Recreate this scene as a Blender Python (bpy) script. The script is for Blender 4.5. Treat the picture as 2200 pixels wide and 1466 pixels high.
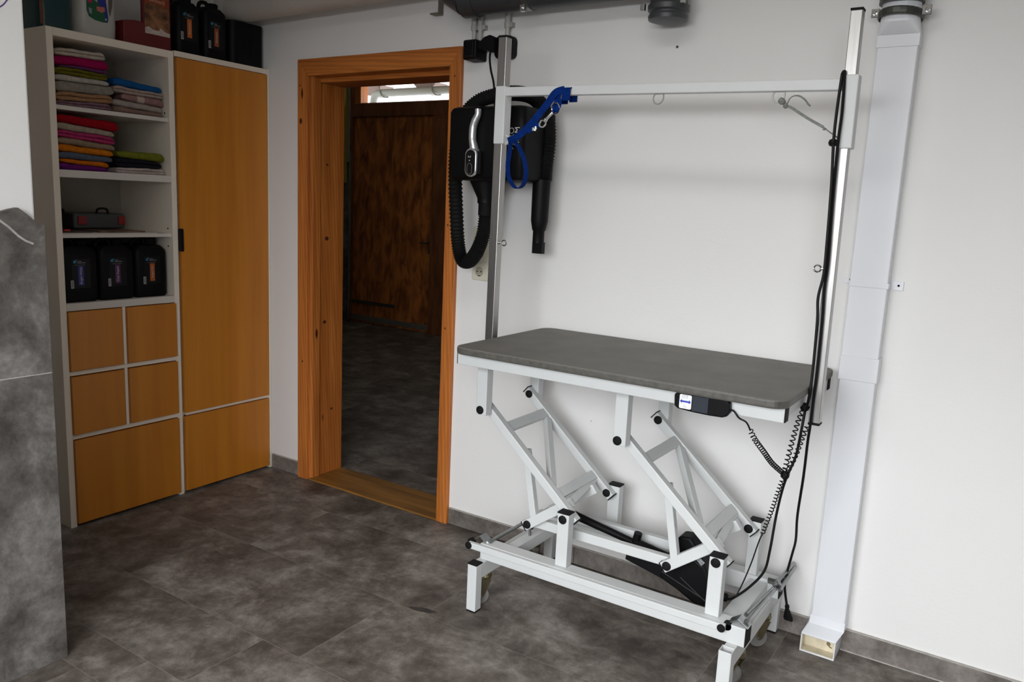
import bpy, bmesh, math, random
from mathutils import Vector, Matrix
random.seed(7)
SC = bpy.context.scene
for o in list(bpy.data.objects): bpy.data.objects.remove(o)
COL = SC.collection
PI = math.pi

# ------------------------------------------------------------------ camera
F_PX, YAW, PITCH, ROLL = 1707.17, 0.572048, 0.171458, 0.046322
CAM = Vector((0.0, -2.75718, 1.454528))
cy, sy, cp, sp = math.cos(YAW), math.sin(YAW), math.cos(PITCH), math.sin(PITCH)
fwd = Vector((-sy*cp, cy*cp, -sp)); right = Vector((cy, sy, 0)); up = right.cross(fwd)
cr, sr = math.cos(ROLL), math.sin(ROLL)
r2 = right*cr + up*sr; u2 = up*cr - right*sr
cd = bpy.data.cameras.new('camera'); cam = bpy.data.objects.new('camera', cd); COL.objects.link(cam)
cd.sensor_fit = 'HORIZONTAL'; cd.sensor_width = 36.0; cd.lens = F_PX/2200*36.0
cd.clip_start = 0.02; cd.clip_end = 200
M = Matrix.Identity(4)
for i in range(3):
    M[i][0] = r2[i]; M[i][1] = u2[i]; M[i][2] = -fwd[i]; M[i][3] = CAM[i]
cam.matrix_world = M
SC.camera = cam

# ------------------------------------------------------------------ world and lights
w = bpy.data.worlds.new('sky'); SC.world = w; w.use_nodes = True
bg = w.node_tree.nodes['Background']; bg.inputs[0].default_value = (0.90, 0.95, 1.0, 1); bg.inputs[1].default_value = 3.6

def area(name, loc, target, sx, sy_, power, col, spread=180):
    l = bpy.data.lights.new(name, 'AREA'); l.shape = 'RECTANGLE'; l.size = sx; l.size_y = sy_
    l.energy = power; l.color = col; l.spread = math.radians(spread)
    o = bpy.data.objects.new(name, l); COL.objects.link(o); o.location = loc
    d = Vector(target)-Vector(loc); o.rotation_euler = d.to_track_quat('-Z', 'Y').to_euler()
    return o
# bright sky low over the yard, seen through the glazed front of the room behind the photographer
area('sky_daylight', (-0.4, -7.0, 3.6), (-0.4, 0.0, 2.2), 9.0, 4.0, 1060, (0.97, 0.985, 1.0), 180)
# the room's own ceiling lamp
area('ceiling_lamp_light', (-0.9, -1.55, 2.70), (-0.9, -1.5, 0.0), 1.2, 0.3, 9, (1.0, 0.97, 0.93), 180)

SC.view_settings.view_transform = 'Standard'; SC.view_settings.look = 'None'
SC.view_settings.exposure = 0.0; SC.view_settings.gamma = 1.0
try: SC.view_settings.use_curve_mapping = False
except Exception: pass
SC.cycles.max_bounces = 8; SC.cycles.diffuse_bounces = 5
SC.cycles.use_denoising = True

# ------------------------------------------------------------------ materials
def lin(c):
    return tuple(((v/12.92) if v <= 0.04045 else ((v+0.055)/1.055)**2.4) for v in c)
MATS = {}
def mat(name, col, rough=0.5, metal=0.0, spec=0.5, noise=None, bump=None, coat=0.0):
    """plain procedural material; noise=(scale, amount[, stretch]) varies the colour, bump=(scale, strength)"""
    if name in MATS: return MATS[name]
    m = bpy.data.materials.new(name); m.use_nodes = True; nt = m.node_tree
    b = nt.nodes['Principled BSDF']; b.inputs['Base Color'].default_value = (*col, 1)
    b.inputs['Roughness'].default_value = rough; b.inputs['Metallic'].default_value = metal
    b.inputs['Specular IOR Level'].default_value = spec
    if coat: b.inputs['Coat Weight'].default_value = coat
    tc = nt.nodes.new('ShaderNodeTexCoord')
    if noise:
        mp = nt.nodes.new('ShaderNodeMapping'); nt.links.new(tc.outputs['Object'], mp.inputs[0])
        if len(noise) > 2: mp.inputs['Scale'].default_value = noise[2]
        n = nt.nodes.new('ShaderNodeTexNoise'); n.inputs['Scale'].default_value = noise[0]; n.inputs['Detail'].default_value = 5
        nt.links.new(mp.outputs[0], n.inputs['Vector'])
        r = nt.nodes.new('ShaderNodeValToRGB'); a = noise[1]
        r.color_ramp.elements[0].position = 0.3; r.color_ramp.elements[1].position = 0.7
        r.color_ramp.elements[0].color = (*[max(0, v*(1-a)) for v in col], 1)
        r.color_ramp.elements[1].color = (*[min(1, v*(1+a)) for v in col], 1)
        nt.links.new(n.outputs[0], r.inputs[0]); nt.links.new(r.outputs[0], b.inputs['Base Color'])
    if bump:
        n2 = nt.nodes.new('ShaderNodeTexNoise'); n2.inputs['Scale'].default_value = bump[0]; n2.inputs['Detail'].default_value = 4
        nt.links.new(tc.outputs['Object'], n2.inputs['Vector'])
        bp_ = nt.nodes.new('ShaderNodeBump'); bp_.inputs['Strength'].default_value = bump[1]; bp_.inputs['Distance'].default_value = 0.01
        nt.links.new(n2.outputs[0], bp_.inputs['Height']); nt.links.new(bp_.outputs[0], b.inputs['Normal'])
    MATS[name] = m
    return m

def wood(name, c0, c1, ring=(1, 1, 1), scale=6.0, rough=0.45, knots=False, contrast=(0.35, 0.65)):
    """grain runs along the axis with the small 'ring' factor"""
    m = bpy.data.materials.new(name); m.use_nodes = True; nt = m.node_tree; N = nt.nodes; L = nt.links
    b = N['Principled BSDF']; b.inputs['Roughness'].default_value = rough
    tc = N.new('ShaderNodeTexCoord'); mp = N.new('ShaderNodeMapping'); L.new(tc.outputs['Object'], mp.inputs[0])
    mp.inputs['Scale'].default_value = ring
    n = N.new('ShaderNodeTexNoise'); n.inputs['Scale'].default_value = scale; n.inputs['Detail'].default_value = 6
    n.inputs['Distortion'].default_value = 0.6
    L.new(mp.outputs[0], n.inputs['Vector'])
    r = N.new('ShaderNodeValToRGB'); e = r.color_ramp.elements
    e[0].position, e[1].position = contrast; e[0].color = (*c0, 1); e[1].color = (*c1, 1)
    L.new(n.outputs[0], r.inputs[0]); out = r.outputs[0]
    if knots:
        wv = N.new('ShaderNodeTexWave'); wv.wave_type = 'BANDS'; wv.bands_direction = 'DIAGONAL'; wv.inputs['Scale'].default_value = scale*1.5
        wv.inputs['Distortion'].default_value = 5; wv.inputs['Detail'].default_value = 3; wv.inputs['Detail Scale'].default_value = 1.2
        L.new(mp.outputs[0], wv.inputs['Vector'])
        mm = N.new('ShaderNodeMix'); mm.data_type = 'RGBA'; mm.blend_type = 'MULTIPLY'; mm.inputs[0].default_value = 0.26
        L.new(out, mm.inputs[6]); L.new(wv.outputs['Color'], mm.inputs[7]); out = mm.outputs[2]
        vo = N.new('ShaderNodeTexVoronoi'); vo.inputs['Scale'].default_value = 2.6
        mp2 = N.new('ShaderNodeMapping'); L.new(tc.outputs['Object'], mp2.inputs[0]); mp2.inputs['Scale'].default_value = tuple(min(2.2, v*0.45+0.5) for v in ring)
        L.new(mp2.outputs[0], vo.inputs['Vector'])
        r2_ = N.new('ShaderNodeValToRGB'); e2 = r2_.color_ramp.elements
        e2[0].position = 0.03; e2[0].color = (0.10, 0.035, 0.012, 1); e2[1].position = 0.06; e2[1].color = (1, 1, 1, 1)
        L.new(vo.outputs['Distance'], r2_.inputs[0])
        m3 = N.new('ShaderNodeMix'); m3.data_type = 'RGBA'; m3.blend_type = 'MULTIPLY'; m3.inputs[0].default_value = 1.0
        L.new(out, m3.inputs[6]); L.new(r2_.outputs[0], m3.inputs[7]); out = m3.outputs[2]
    L.new(out, b.inputs['Base Color'])
    bm_ = N.new('ShaderNodeBump'); bm_.inputs['Strength'].default_value = 0.08; bm_.inputs['Distance'].default_value = 0.005
    L.new(n.outputs[0], bm_.inputs['Height']); L.new(bm_.outputs[0], b.inputs['Normal'])
    MATS[name] = m
    return m

def stone(name, dark, mid, light, rough=0.55, gain=1.0):
    """cement-look porcelain; per-tile offset in the face attribute 'tile'"""
    m = bpy.data.materials.new(name); m.use_nodes = True; nt = m.node_tree; N = nt.nodes; L = nt.links
    b = N['Principled BSDF']; b.inputs['Roughness'].default_value = rough; b.inputs['Specular IOR Level'].default_value = 0.35
    tc = N.new('ShaderNodeTexCoord'); at = N.new('ShaderNodeAttribute'); at.attribute_name = 'tile'
    sc = N.new('ShaderNodeVectorMath'); sc.operation = 'SCALE'; sc.inputs['Scale'].default_value = 37.0; L.new(at.outputs['Vector'], sc.inputs[0])
    ad = N.new('ShaderNodeVectorMath'); ad.operation = 'ADD'; L.new(tc.outputs['Object'], ad.inputs[0]); L.new(sc.outputs[0], ad.inputs[1])
    n1 = N.new('ShaderNodeTexNoise'); n1.inputs['Scale'].default_value = 4.6; n1.inputs['Detail'].default_value = 10; n1.inputs['Roughness'].default_value = 0.72; n1.inputs['Distortion'].default_value = 0.25
    n2 = N.new('ShaderNodeTexNoise'); n2.inputs['Scale'].default_value = 26; n2.inputs['Detail'].default_value = 7; n2.inputs['Roughness'].default_value = 0.7
    L.new(ad.outputs[0], n1.inputs['Vector']); L.new(ad.outputs[0], n2.inputs['Vector'])
    r = N.new('ShaderNodeValToRGB'); e = r.color_ramp.elements
    e[0].position = 0.36; e[0].color = (*dark, 1); e[1].position = 0.66; e[1].color = (*light, 1)
    k = e.new(0.5); k.color = (*mid, 1)
    L.new(n1.outputs[0], r.inputs[0])
    r2_ = N.new('ShaderNodeValToRGB'); e2 = r2_.color_ramp.elements
    e2[0].position = 0.30; e2[0].color = (0.62, 0.6, 0.6, 1); e2[1].position = 0.62; e2[1].color = (1.12, 1.12, 1.12, 1)
    L.new(n2.outputs[0], r2_.inputs[0])
    mx = N.new('ShaderNodeMix'); mx.data_type = 'RGBA'; mx.blend_type = 'MULTIPLY'; mx.inputs[0].default_value = 0.8
    L.new(r.outputs[0], mx.inputs[6]); L.new(r2_.outputs[0], mx.inputs[7]); L.new(mx.outputs[2], b.inputs['Base Color'])
    bm_ = N.new('ShaderNodeBump'); bm_.inputs['Strength'].default_value = 0.12; bm_.inputs['Distance'].default_value = 0.004
    L.new(n2.outputs[0], bm_.inputs['Height']); L.new(bm_.outputs[0], b.inputs['Normal'])
    MATS[name] = m
    return m

WALL = mat('wall_paint', (0.80, 0.79, 0.775), 0.92, noise=(1.3, 0.02), bump=(90, 0.06), spec=0.2)
WALLR = mat('low_bounce_paint', (0.55, 0.53, 0.50), 0.92, noise=(1.3, 0.05))  # for unseen walls, kept darker to cut the bounced light
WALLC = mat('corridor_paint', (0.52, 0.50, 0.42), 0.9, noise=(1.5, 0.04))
CEIL = mat('ceiling_paint', (0.74, 0.71, 0.67), 0.95, noise=(2, 0.03))
TILE = stone('floor_tile', (0.066, 0.053, 0.044), (0.142, 0.122, 0.104), (0.29, 0.265, 0.236))
TILEW = stone('wainscot_tile', (0.062, 0.055, 0.050), (0.135, 0.122, 0.112), (0.27, 0.255, 0.24))
GROUT = mat('grout', (0.27, 0.235, 0.20), 0.9, noise=(40, 0.15))
BASET = stone('skirting_tile', (0.11, 0.095, 0.082), (0.20, 0.178, 0.16), (0.30, 0.27, 0.25))
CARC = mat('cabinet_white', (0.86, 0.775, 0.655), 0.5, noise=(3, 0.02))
CARCD = mat('cabinet_shelf_shaded', (0.66, 0.62, 0.57), 0.5, noise=(3, 0.02))  # cabinet white darkened: the shade inside is put into the colour
BIRCH = wood('birch_veneer', (0.48, 0.160, 0.012), (0.61, 0.230, 0.021), (1.0, 7.0, 0.35), 2.2, 0.42, contrast=(0.3, 0.72))
PINE = wood('pine_vertical', (0.46, 0.135, 0.023), (0.62, 0.205, 0.040), (9, 9, 0.5), 2.5, 0.45, knots=True)
PINEH = wood('pine_horizontal', (0.46, 0.135, 0.023), (0.62, 0.205, 0.040), (0.5, 9, 9), 2.5, 0.45, knots=True)
SILL = wood('worn_threshold_wood', (0.16, 0.07, 0.014), (0.36, 0.17, 0.035), (0.5, 5, 5), 3.0, 0.4)
OSB = wood('brown_door_board', (0.17, 0.048, 0.010), (0.55, 0.175, 0.036), (3, 3, 1.1), 4.0, 0.55)
DKWOOD = wood('dark_door_frame_wood', (0.13, 0.045, 0.016), (0.24, 0.085, 0.030), (4, 4, 0.8), 4.0, 0.5)
WHITE = mat('white_powder_coat', (0.63, 0.645, 0.64), 0.45, noise=(14, 0.02))
STEEL = mat('brushed_steel', (0.40, 0.39, 0.375), 0.36, 1.0, noise=(30, 0.08, (6, 6, 0.3)))
CHROME = mat('chrome', (0.78, 0.78, 0.78), 0.12, 1.0)
ZINC = mat('zinc_plated', (0.36, 0.37, 0.365), 0.30, 1.0, noise=(40, 0.1))
BRASS = mat('yellow_zinc', (0.30, 0.27, 0.17), 0.35, 1.0, noise=(25, 0.2))
SILVER = mat('silver_plastic', (0.66, 0.67, 0.69), 0.25, 0.75)
BLACK = mat('black_plastic', (0.0035, 0.0035, 0.004), 0.5, spec=0.16)
BLACKM = mat('black_matt', (0.005, 0.005, 0.0055), 0.7, spec=0.14)
BLACKG = mat('black_gloss_panel', (0.006, 0.006, 0.007), 0.15)
RUBBER = mat('black_rubber', (0.007, 0.007, 0.007), 0.7, spec=0.18)
CABLE = mat('black_cable', (0.005, 0.005, 0.005), 0.5, spec=0.2)
NAVY = mat('dark_blue_plastic', (0.016, 0.021, 0.032), 0.4)
TOP = mat('grey_rubber_top', (0.160, 0.152, 0.136), 0.62, noise=(9, 0.12), bump=(240, 0.35))
EDGE = mat('grey_top_edge', (0.088, 0.083, 0.072), 0.5, noise=(60, 0.25))
PVCW = mat('white_pvc', (0.76, 0.77, 0.80), 0.4, noise=(2, 0.015))
PVCY = mat('yellowed_pvc', (0.66, 0.59, 0.44), 0.45, noise=(22, 0.18))
PVCG = mat('grey_pvc', (0.045, 0.048, 0.051), 0.4, noise=(8, 0.08))
PIPEW = mat('pale_pipe', (0.56, 0.52, 0.47), 0.55, noise=(6, 0.05))
COND = mat('grey_conduit', (0.46, 0.45, 0.43), 0.5, noise=(20, 0.05))
CREAM = mat('cream_plastic', (0.68, 0.64, 0.53), 0.4, noise=(10, 0.03))
BLUE = mat('blue_webbing', (0.002, 0.022, 0.15), 0.8, noise=(120, 0.3), bump=(400, 0.3), spec=0.08)
GREYC = mat('grey_webbing', (0.19, 0.20, 0.18), 0.8, noise=(120, 0.25))
STICK = mat('white_sticker', (0.85, 0.86, 0.88), 0.4, noise=(10, 0.01))
BLUEP = mat('blue_print', (0.015, 0.05, 0.42), 0.5)
GREYP = mat('grey_print', (0.30, 0.30, 0.30), 0.5)
WPRINT = mat('white_print', (0.62, 0.62, 0.60), 0.5)

# ------------------------------------------------------------------ mesh builder
class MB:
    def __init__(s): s.bm = bmesh.new(); s.mi = 0
    def _face(s, vs):
        try:
            f = s.bm.faces.new(vs); f.material_index = s.mi; return f
        except ValueError: return None
    def box(s, x0, x1, y0, y1, z0, z1):
        v = [s.bm.verts.new(p) for p in ((x0,y0,z0),(x1,y0,z0),(x1,y1,z0),(x0,y1,z0),(x0,y0,z1),(x1,y0,z1),(x1,y1,z1),(x0,y1,z1))]
        for q in ((0,3,2,1),(4,5,6,7),(0,1,5,4),(1,2,6,5),(2,3,7,6),(3,0,4,7)): s._face([v[i] for i in q])
        return s
    def beam(s, p0, p1, wd, ht, side=(0,1,0), w1=None, h1=None):
        """bar from p0 to p1; wd is measured along 'side', ht across it"""
        p0, p1 = Vector(p0), Vector(p1); d = (p1-p0).normalized(); a = Vector(side); a = (a-d*a.dot(d)).normalized(); c = d.cross(a)
        w1 = wd if w1 is None else w1; h1 = ht if h1 is None else h1
        v = []
        for p, ww, hh in ((p0, wd, ht), (p1, w1, h1)):
            for i, j in ((-1,-1),(1,-1),(1,1),(-1,1)): v.append(s.bm.verts.new(p+a*(i*ww/2)+c*(j*hh/2)))
        for q in ((0,1,2,3),(7,6,5,4),(0,4,5,1),(1,5,6,2),(2,6,7,3),(3,7,4,0)): s._face([v[i] for i in q])
        return s
    def tube(s, pts, r, n=10, closed=False, flat=None):
        """sweep a circle (or an ellipse flat=(a,b,normal)) along pts"""
        P = [Vector(p) for p in pts]; m = len(P)
        R = r if isinstance(r, (list, tuple)) else [r]*m
        T = []
        for i in range(m):
            a = P[(i-1) % m] if (closed or i > 0) else P[i]; b = P[(i+1) % m] if (closed or i < m-1) else P[i]
            T.append((b-a).normalized())
        nrm = Vector(flat[2]) if flat else (Vector((0,0,1)) if abs(T[0].z) < 0.9 else Vector((1,0,0)))
        rings = []
        for i in range(m):
            if flat: nn = Vector(flat[2])
            else: nn = nrm
            nn = (nn-T[i]*nn.dot(T[i]))
            if nn.length < 1e-6: nn = T[i].orthogonal()
            nn.normalize(); nrm = nn; bb = T[i].cross(nn)
            ring = []
            for k in range(n):
                t = 2*PI*(k+0.5)/n
                if flat: o = nn*(math.cos(t)*flat[0])+bb*(math.sin(t)*flat[1])
                else: o = (nn*math.cos(t)+bb*math.sin(t))*R[i]
                ring.append(s.bm.verts.new(P[i]+o))
            rings.append(ring)
        for i in range(m if closed else m-1):
            a, b = rings[i], rings[(i+1) % m]
            for k in range(n): s._face([a[k], a[(k+1) % n], b[(k+1) % n], b[k]])
        if not closed: s._face(rings[0][::-1]); s._face(rings[-1])
        return s
    def ribbon(s, pts, wdir, wd, th):
        """flat strap: width vector wdir (one per point or one), thickness th"""
        P = [Vector(p) for p in pts]; m = len(P); rings = []
        for i in range(m):
            t = (P[min(i+1, m-1)]-P[max(i-1, 0)]).normalized(); a = Vector(wdir[i] if isinstance(wdir[0], (list, tuple)) else wdir)
            a = (a-t*a.dot(t)).normalized(); c = t.cross(a)
            rings.append([s.bm.verts.new(P[i]+a*(i1*wd/2)+c*(j1*th/2)) for i1, j1 in ((-1,-1),(1,-1),(1,1),(-1,1))])
        for i in range(m-1):
            a, b = rings[i], rings[i+1]
            for k in range(4): s._face([a[k], a[(k+1) % 4], b[(k+1) % 4], b[k]])
        s._face(rings[0][::-1]); s._face(rings[-1]); return s
    def lathe(s, prof, c=(0,0,0), axis=(0,0,1), n=24):
        c = Vector(c); ax = Vector(axis).normalized(); e1 = ax.orthogonal().normalized(); e2 = ax.cross(e1); rings = []
        for r, h in prof:
            if r < 1e-6: rings.append([s.bm.verts.new(c+ax*h)])
            else: rings.append([s.bm.verts.new(c+ax*h+(e1*math.cos(2*PI*k/n)+e2*math.sin(2*PI*k/n))*r) for k in range(n)])
        for a, b in zip(rings[:-1], rings[1:]):
            for k in range(n):
                if len(a) == 1 and len(b) == 1: continue
                if len(a) == 1: s._face([a[0], b[(k+1) % n], b[k]])
                elif len(b) == 1: s._face([a[k], a[(k+1) % n], b[0]])
                else: s._face([a[k], a[(k+1) % n], b[(k+1) % n], b[k]])
        if len(rings[0]) > 1: s._face(rings[0][::-1])
        if len(rings[-1]) > 1: s._face(rings[-1])
        return s
    def prism(s, poly, axis, a0, a1):
        """poly: (x,z) for axis y, (y,z) for axis x, (x,y) for axis z"""
        def P(p, a): return {'x': (a, p[0], p[1]), 'y': (p[0], a, p[1]), 'z': (p[0], p[1], a)}[axis]
        A = [s.bm.verts.new(P(p, a0)) for p in poly]; B = [s.bm.verts.new(P(p, a1)) for p in poly]
        m = len(poly)
        for i in range(m): s._face([A[i], A[(i+1) % m], B[(i+1) % m], B[i]])
        s._face(A[::-1]); s._face(B); return s
    def loft(s, rings):
        R = [[s.bm.verts.new(p) for p in r] for r in rings]; m = len(R[0])
        for a, b in zip(R[:-1], R[1:]):
            for k in range(m): s._face([a[k], a[(k+1) % m], b[(k+1) % m], b[k]])
        s._face(R[0][::-1]); s._face(R[-1]); return s
    def build(s, name, m, parent=None, bevel=0.0, smooth=False, seg=2, recalc=True):
        bm = s.bm
        off = Vector((0,0,0)); p = parent
        while p is not None: off += p.location; p = p.parent
        for v in bm.verts: v.co -= off
        if recalc: bmesh.ops.recalc_face_normals(bm, faces=bm.faces[:])
        me = bpy.data.meshes.new(name); bm.to_mesh(me); bm.free()
        for mm in (m if isinstance(m, (list, tuple)) else [m]): me.materials.append(mm)
        if smooth:
            for f in me.polygons: f.use_smooth = True
            me.set_sharp_from_angle(angle=math.radians(38))
        o = bpy.data.objects.new(name, me); COL.objects.link(o)
        if parent is not None: o.parent = parent
        if bevel:
            b = o.modifiers.new('bevel', 'BEVEL'); b.width = bevel; b.segments = seg; b.limit_method = 'ANGLE'; b.angle_limit = math.radians(40)
        return o
def rrect(x0, x1, y0, y1, r, n=6):
    pts = []
    for cx, cy_, a in ((x1-r, y0+r, -PI/2), (x1-r, y1-r, 0), (x0+r, y1-r, PI/2), (x0+r, y0+r, PI)):
        for i in range(n+1): t = a+PI/2*i/n; pts.append((cx+r*math.cos(t), cy_+r*math.sin(t)))
    return pts
def thing(name, label, cat, loc=(0,0,0), group=None):
    o = bpy.data.objects.new(name, None); COL.objects.link(o); o.location = loc; o.empty_display_size = 0.05
    o['label'] = label; o['category'] = cat
    if group: o['group'] = group
    return o
def tag(o, label, cat, group=None):
    o['label'] = label; o['category'] = cat
    if group: o['group'] = group
    return o
def struct(o, label=None):
    o['kind'] = 'structure'
    if label: o['label'] = label
    return o
def lab(o, label): o['label'] = label; return o
def smooth_path(pts, k=6):
    P = [Vector(p) for p in pts]; out = []
    for i in range(len(P)-1):
        a, b, c, d = P[max(i-1,0)], P[i], P[i+1], P[min(i+2,len(P)-1)]
        for j in range(k):
            t = j/k
            out.append(0.5*((2*b)+(c-a)*t+(2*a-5*b+4*c-d)*t*t+(3*b-a-3*c+d)*t**3))
    out.append(P[-1]); return out
def coil(pts, r, turns, n=10):
    P = smooth_path(pts, 20); L = [0]
    for a, b in zip(P[:-1], P[1:]): L.append(L[-1]+(b-a).length)
    out = []; tot = turns*n
    for i in range(tot+1):
        s_ = L[-1]*i/tot; j = 0
        while j < len(L)-2 and L[j+1] < s_: j += 1
        t = (s_-L[j])/max(1e-9, L[j+1]-L[j]); p = P[j].lerp(P[j+1], t); d = (P[j+1]-P[j]).normalized()
        a = Vector((0,1,0)); a = (a-d*a.dot(d)).normalized(); c = d.cross(a); th = 2*PI*i/n
        out.append(p+(a*math.cos(th)+c*math.sin(th))*r)
    return out
def textmesh(name, s, size, m, parent, origin, right_, up_, depth=0.0006, align='CENTER'):
    cu = bpy.data.curves.new(name, 'FONT'); cu.body = s; cu.size = size; cu.extrude = depth; cu.align_x = align; cu.align_y = 'CENTER'
    t = bpy.data.objects.new(name, cu); COL.objects.link(t); bpy.context.view_layer.update()
    dg = bpy.context.evaluated_depsgraph_get(); me = bpy.data.meshes.new_from_object(t.evaluated_get(dg))
    bpy.data.objects.remove(t)
    off = Vector((0,0,0)); p = parent
    while p is not None: off += p.location; p = p.parent
    r_, u_ = Vector(right_).normalized(), Vector(up_).normalized(); nn = r_.cross(u_)
    for v in me.vertices: v.co = Vector(origin)+r_*v.co.x+u_*v.co.y+nn*v.co.z-off
    me.materials.clear(); me.materials.append(m); me.name = name
    o = bpy.data.objects.new(name, me); COL.objects.link(o); o.parent = parent
    return o

# ================================================================== room shell
CEILZ = 2.78
# floor: grout bed with individual porcelain tiles laid in rows
def tiled_floor(name, x0, x1, rows, grout_z=-0.0012, length=0.935, stain=None):
    mb = MB(); mb.mi = 1
    ys = [r[0] for r in rows]+[r[1] for r in rows]
    mb.box(x0, x1, min(ys), max(ys), -0.06, grout_z); mb.mi = 0
    layer = mb.bm.faces.layers.float_vector.new('tile')
    for y0, y1, ph in rows:
        k = math.floor((x0-ph)/length)
        x = ph+k*length
        while x < x1:
            a, b = max(x, x0), min(x+length, x1)
            if b-a > 0.02:
                n0 = len(mb.bm.faces); mb.box(a+0.0016, b-0.0016, y0+0.0016, y1-0.0016, -0.006, 0.0)
                mb.bm.faces.ensure_lookup_table(); rv = Vector((random.random(), random.random(), random.random()))
                for f in mb.bm.faces[n0:]: f[layer] = rv
            x += length
    if stain:
        mb.mi = 2; c_, rx_, ry_, an = stain; P_ = []
        for i in range(14):
            t = 2*PI*i/14; k = 0.75+0.35*random.random(); u, v = rx_*k*math.cos(t), ry_*k*math.sin(t)
            P_.append((c_[0]+u*math.cos(an)-v*math.sin(an), c_[1]+u*math.sin(an)+v*math.cos(an)))
        mb.prism(P_, 'z', -0.0005, 0.0004)
    return mb.build(name, [TILE, GROUT, mat('dark_stain', (0.035, 0.030, 0.026), 0.6, noise=(30, .4))])
rows = [(-3.365, -2.92, 0.35), (-2.92, -2.475, -0.2), (-2.475, -2.03, 0.1), (-2.03, -1.595, -0.4),
        (-1.595, -1.448, -1.2), (-1.448, -1.152, -1.955), (-1.152, -0.702, -1.785), (-0.702, -0.255, -0.709), (-0.255, 0.06, -0.553)]
struct(tiled_floor('floor', -3.75, 2.05, rows, stain=((-1.665, -0.68), 0.052, 0.016, 0.25)))
crow = [(0.02, 0.43, -2.98), (0.43, 0.875, -3.40), (0.875, 1.30, -2.90), (1.30, 1.77, -3.96), (1.77, 2.22, -3.3), (2.22, 2.66, -3.9), (2.66, 3.11, -3.5), (3.11, 3.55, -4.0), (3.55, 4.2, -3.4)]
f2 = struct(tiled_floor('floor_corridor', -7.3, -0.9, [(max(a, 0.06), b, p) for a, b, p in crow]))

DX0, DX1, DZ = -2.985, -2.135, 2.005       # clear door opening
OX0, OX1, OZ = -3.02, -2.105, 2.035        # hole in the masonry
mb = MB(); mb.box(-3.75, OX0, 0, 0.20, 0, CEILZ); mb.box(OX1, 2.05, 0, 0.20, 0, CEILZ); mb.box(OX0, OX1, 0, 0.20, OZ, CEILZ)
struct(mb.build('wall_back', WALL))
mb = MB(); mb.box(-3.80, -3.70, -1.62, 0.2, 0, CEILZ); struct(mb.build('wall_left', WALL))
# the stub wall that ends just left of the cupboard
mb = MB(); mb.box(-3.78, -2.372, -3.30, -1.592, 0, CEILZ); struct(mb.build('wall_stub', WALL, bevel=0.006))
mb = MB(); mb.box(2.05, 2.15, -3.45, 0.2, 0, CEILZ); struct(mb.build('wall_right', WALLR))
mb = MB()
WX0, WX1, WZ0, WZ1 = -1.7, 0.8, 0.45, 2.2
mb.box(-2.4, WX0, -3.45, -3.30, 0, CEILZ); mb.box(WX1, 2.15, -3.45, -3.30, 0, CEILZ); mb.box(WX0, WX1, -3.45, -3.30, 0, WZ0); mb.box(WX0, WX1, -3.45, -3.30, WZ1, CEILZ)
struct(mb.build('wall_front', WALLR))
mb = MB()
for a, b in ((WX0, WX0+.05), (WX1-.05, WX1), (-0.475, -0.425)): mb.box(a, b, -3.42, -3.36, WZ0, WZ1)
mb.box(WX0, WX1, -3.42, -3.36, WZ0, WZ0+.05); mb.box(WX0, WX1, -3.42, -3.36, WZ1-.05, WZ1)
struct(mb.build('window_1', PVCW))
mb = MB(); mb.box(-3.8, 2.15, -3.45, 0.2, CEILZ, CEILZ+0.1); struct(mb.build('ceiling', CEIL))
mb = MB(); mb.box(-14, 14, -24, -3.455, -0.3, -0.15); struct(mb.build('ground_outside', mat('paving', (0.12, 0.115, 0.11), 0.9, noise=(2, .2))))

# wainscot of the stub wall: porcelain slabs with a jagged, broken upper edge
def slab(poly, x0, x1):
    mb = MB(); lay = mb.bm.faces.layers.float_vector.new('tile'); mb.prism(poly, 'x', x0, x1)
    rv = Vector((random.random(), random.random(), random.random()))
    for f in mb.bm.faces: f[lay] = rv
    return mb
mb = MB(); lay = mb.bm.faces.layers.float_vector.new('tile')
TX = -2.350
for poly in ([(-3.3, 0.0), (-1.578, 0.0), (-1.578, 0.9045), (-3.3, 0.9075)],
             [(-3.3, 0.9105), (-1.578, 0.9075), (-1.578, 1.334), (-1.600, 1.342), (-1.622, 1.362), (-1.646, 1.381), (-1.668, 1.376), (-1.700, 1.366), (-1.85, 1.372), (-2.1, 1.352), (-2.6, 1.37), (-3.3, 1.36)]):
    n0 = len(mb.bm.faces); mb.prism(poly, 'x', -2.372, TX); mb.bm.faces.ensure_lookup_table()
    rv = Vector((random.random(), random.random(), random.random()))
    for f in mb.bm.faces[n0:]: f[lay] = rv
# return of the tile round the end of the stub wall
for z0, z1 in ((0, 0.9045), (0.9075, 1.332)):
    n0 = len(mb.bm.faces); mb.box(-3.2, -2.3725, -1.592, -1.578, z0, z1); mb.bm.faces.ensure_lookup_table()
    for f in mb.bm.faces[n0:]: f[lay] = Vector((.3, .6, .2))
struct(mb.build('trim_1', TILEW, bevel=0.0015), 'grey stone-look tile wainscot with a jagged broken top edge')
# pale filler in the crack of the broken tile
mb = MB()
mb.ribbon([(TX+0.0006, -1.700, 1.349), (TX+0.0006, -1.675, 1.329), (TX+0.0006, -1.650, 1.303), (TX+0.0006, -1.632, 1.290), (TX+0.0006, -1.612, 1.281)], (0, 0.5, 0.86), 0.006, 0.002)
mb.box(-2.3715, TX-0.0008, -3.3, -1.5788, 0.9046, 0.9104)
struct(mb.build('trim_2', mat('crack_filler', (0.42, 0.40, 0.37), 0.9, noise=(60, .2))))

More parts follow.
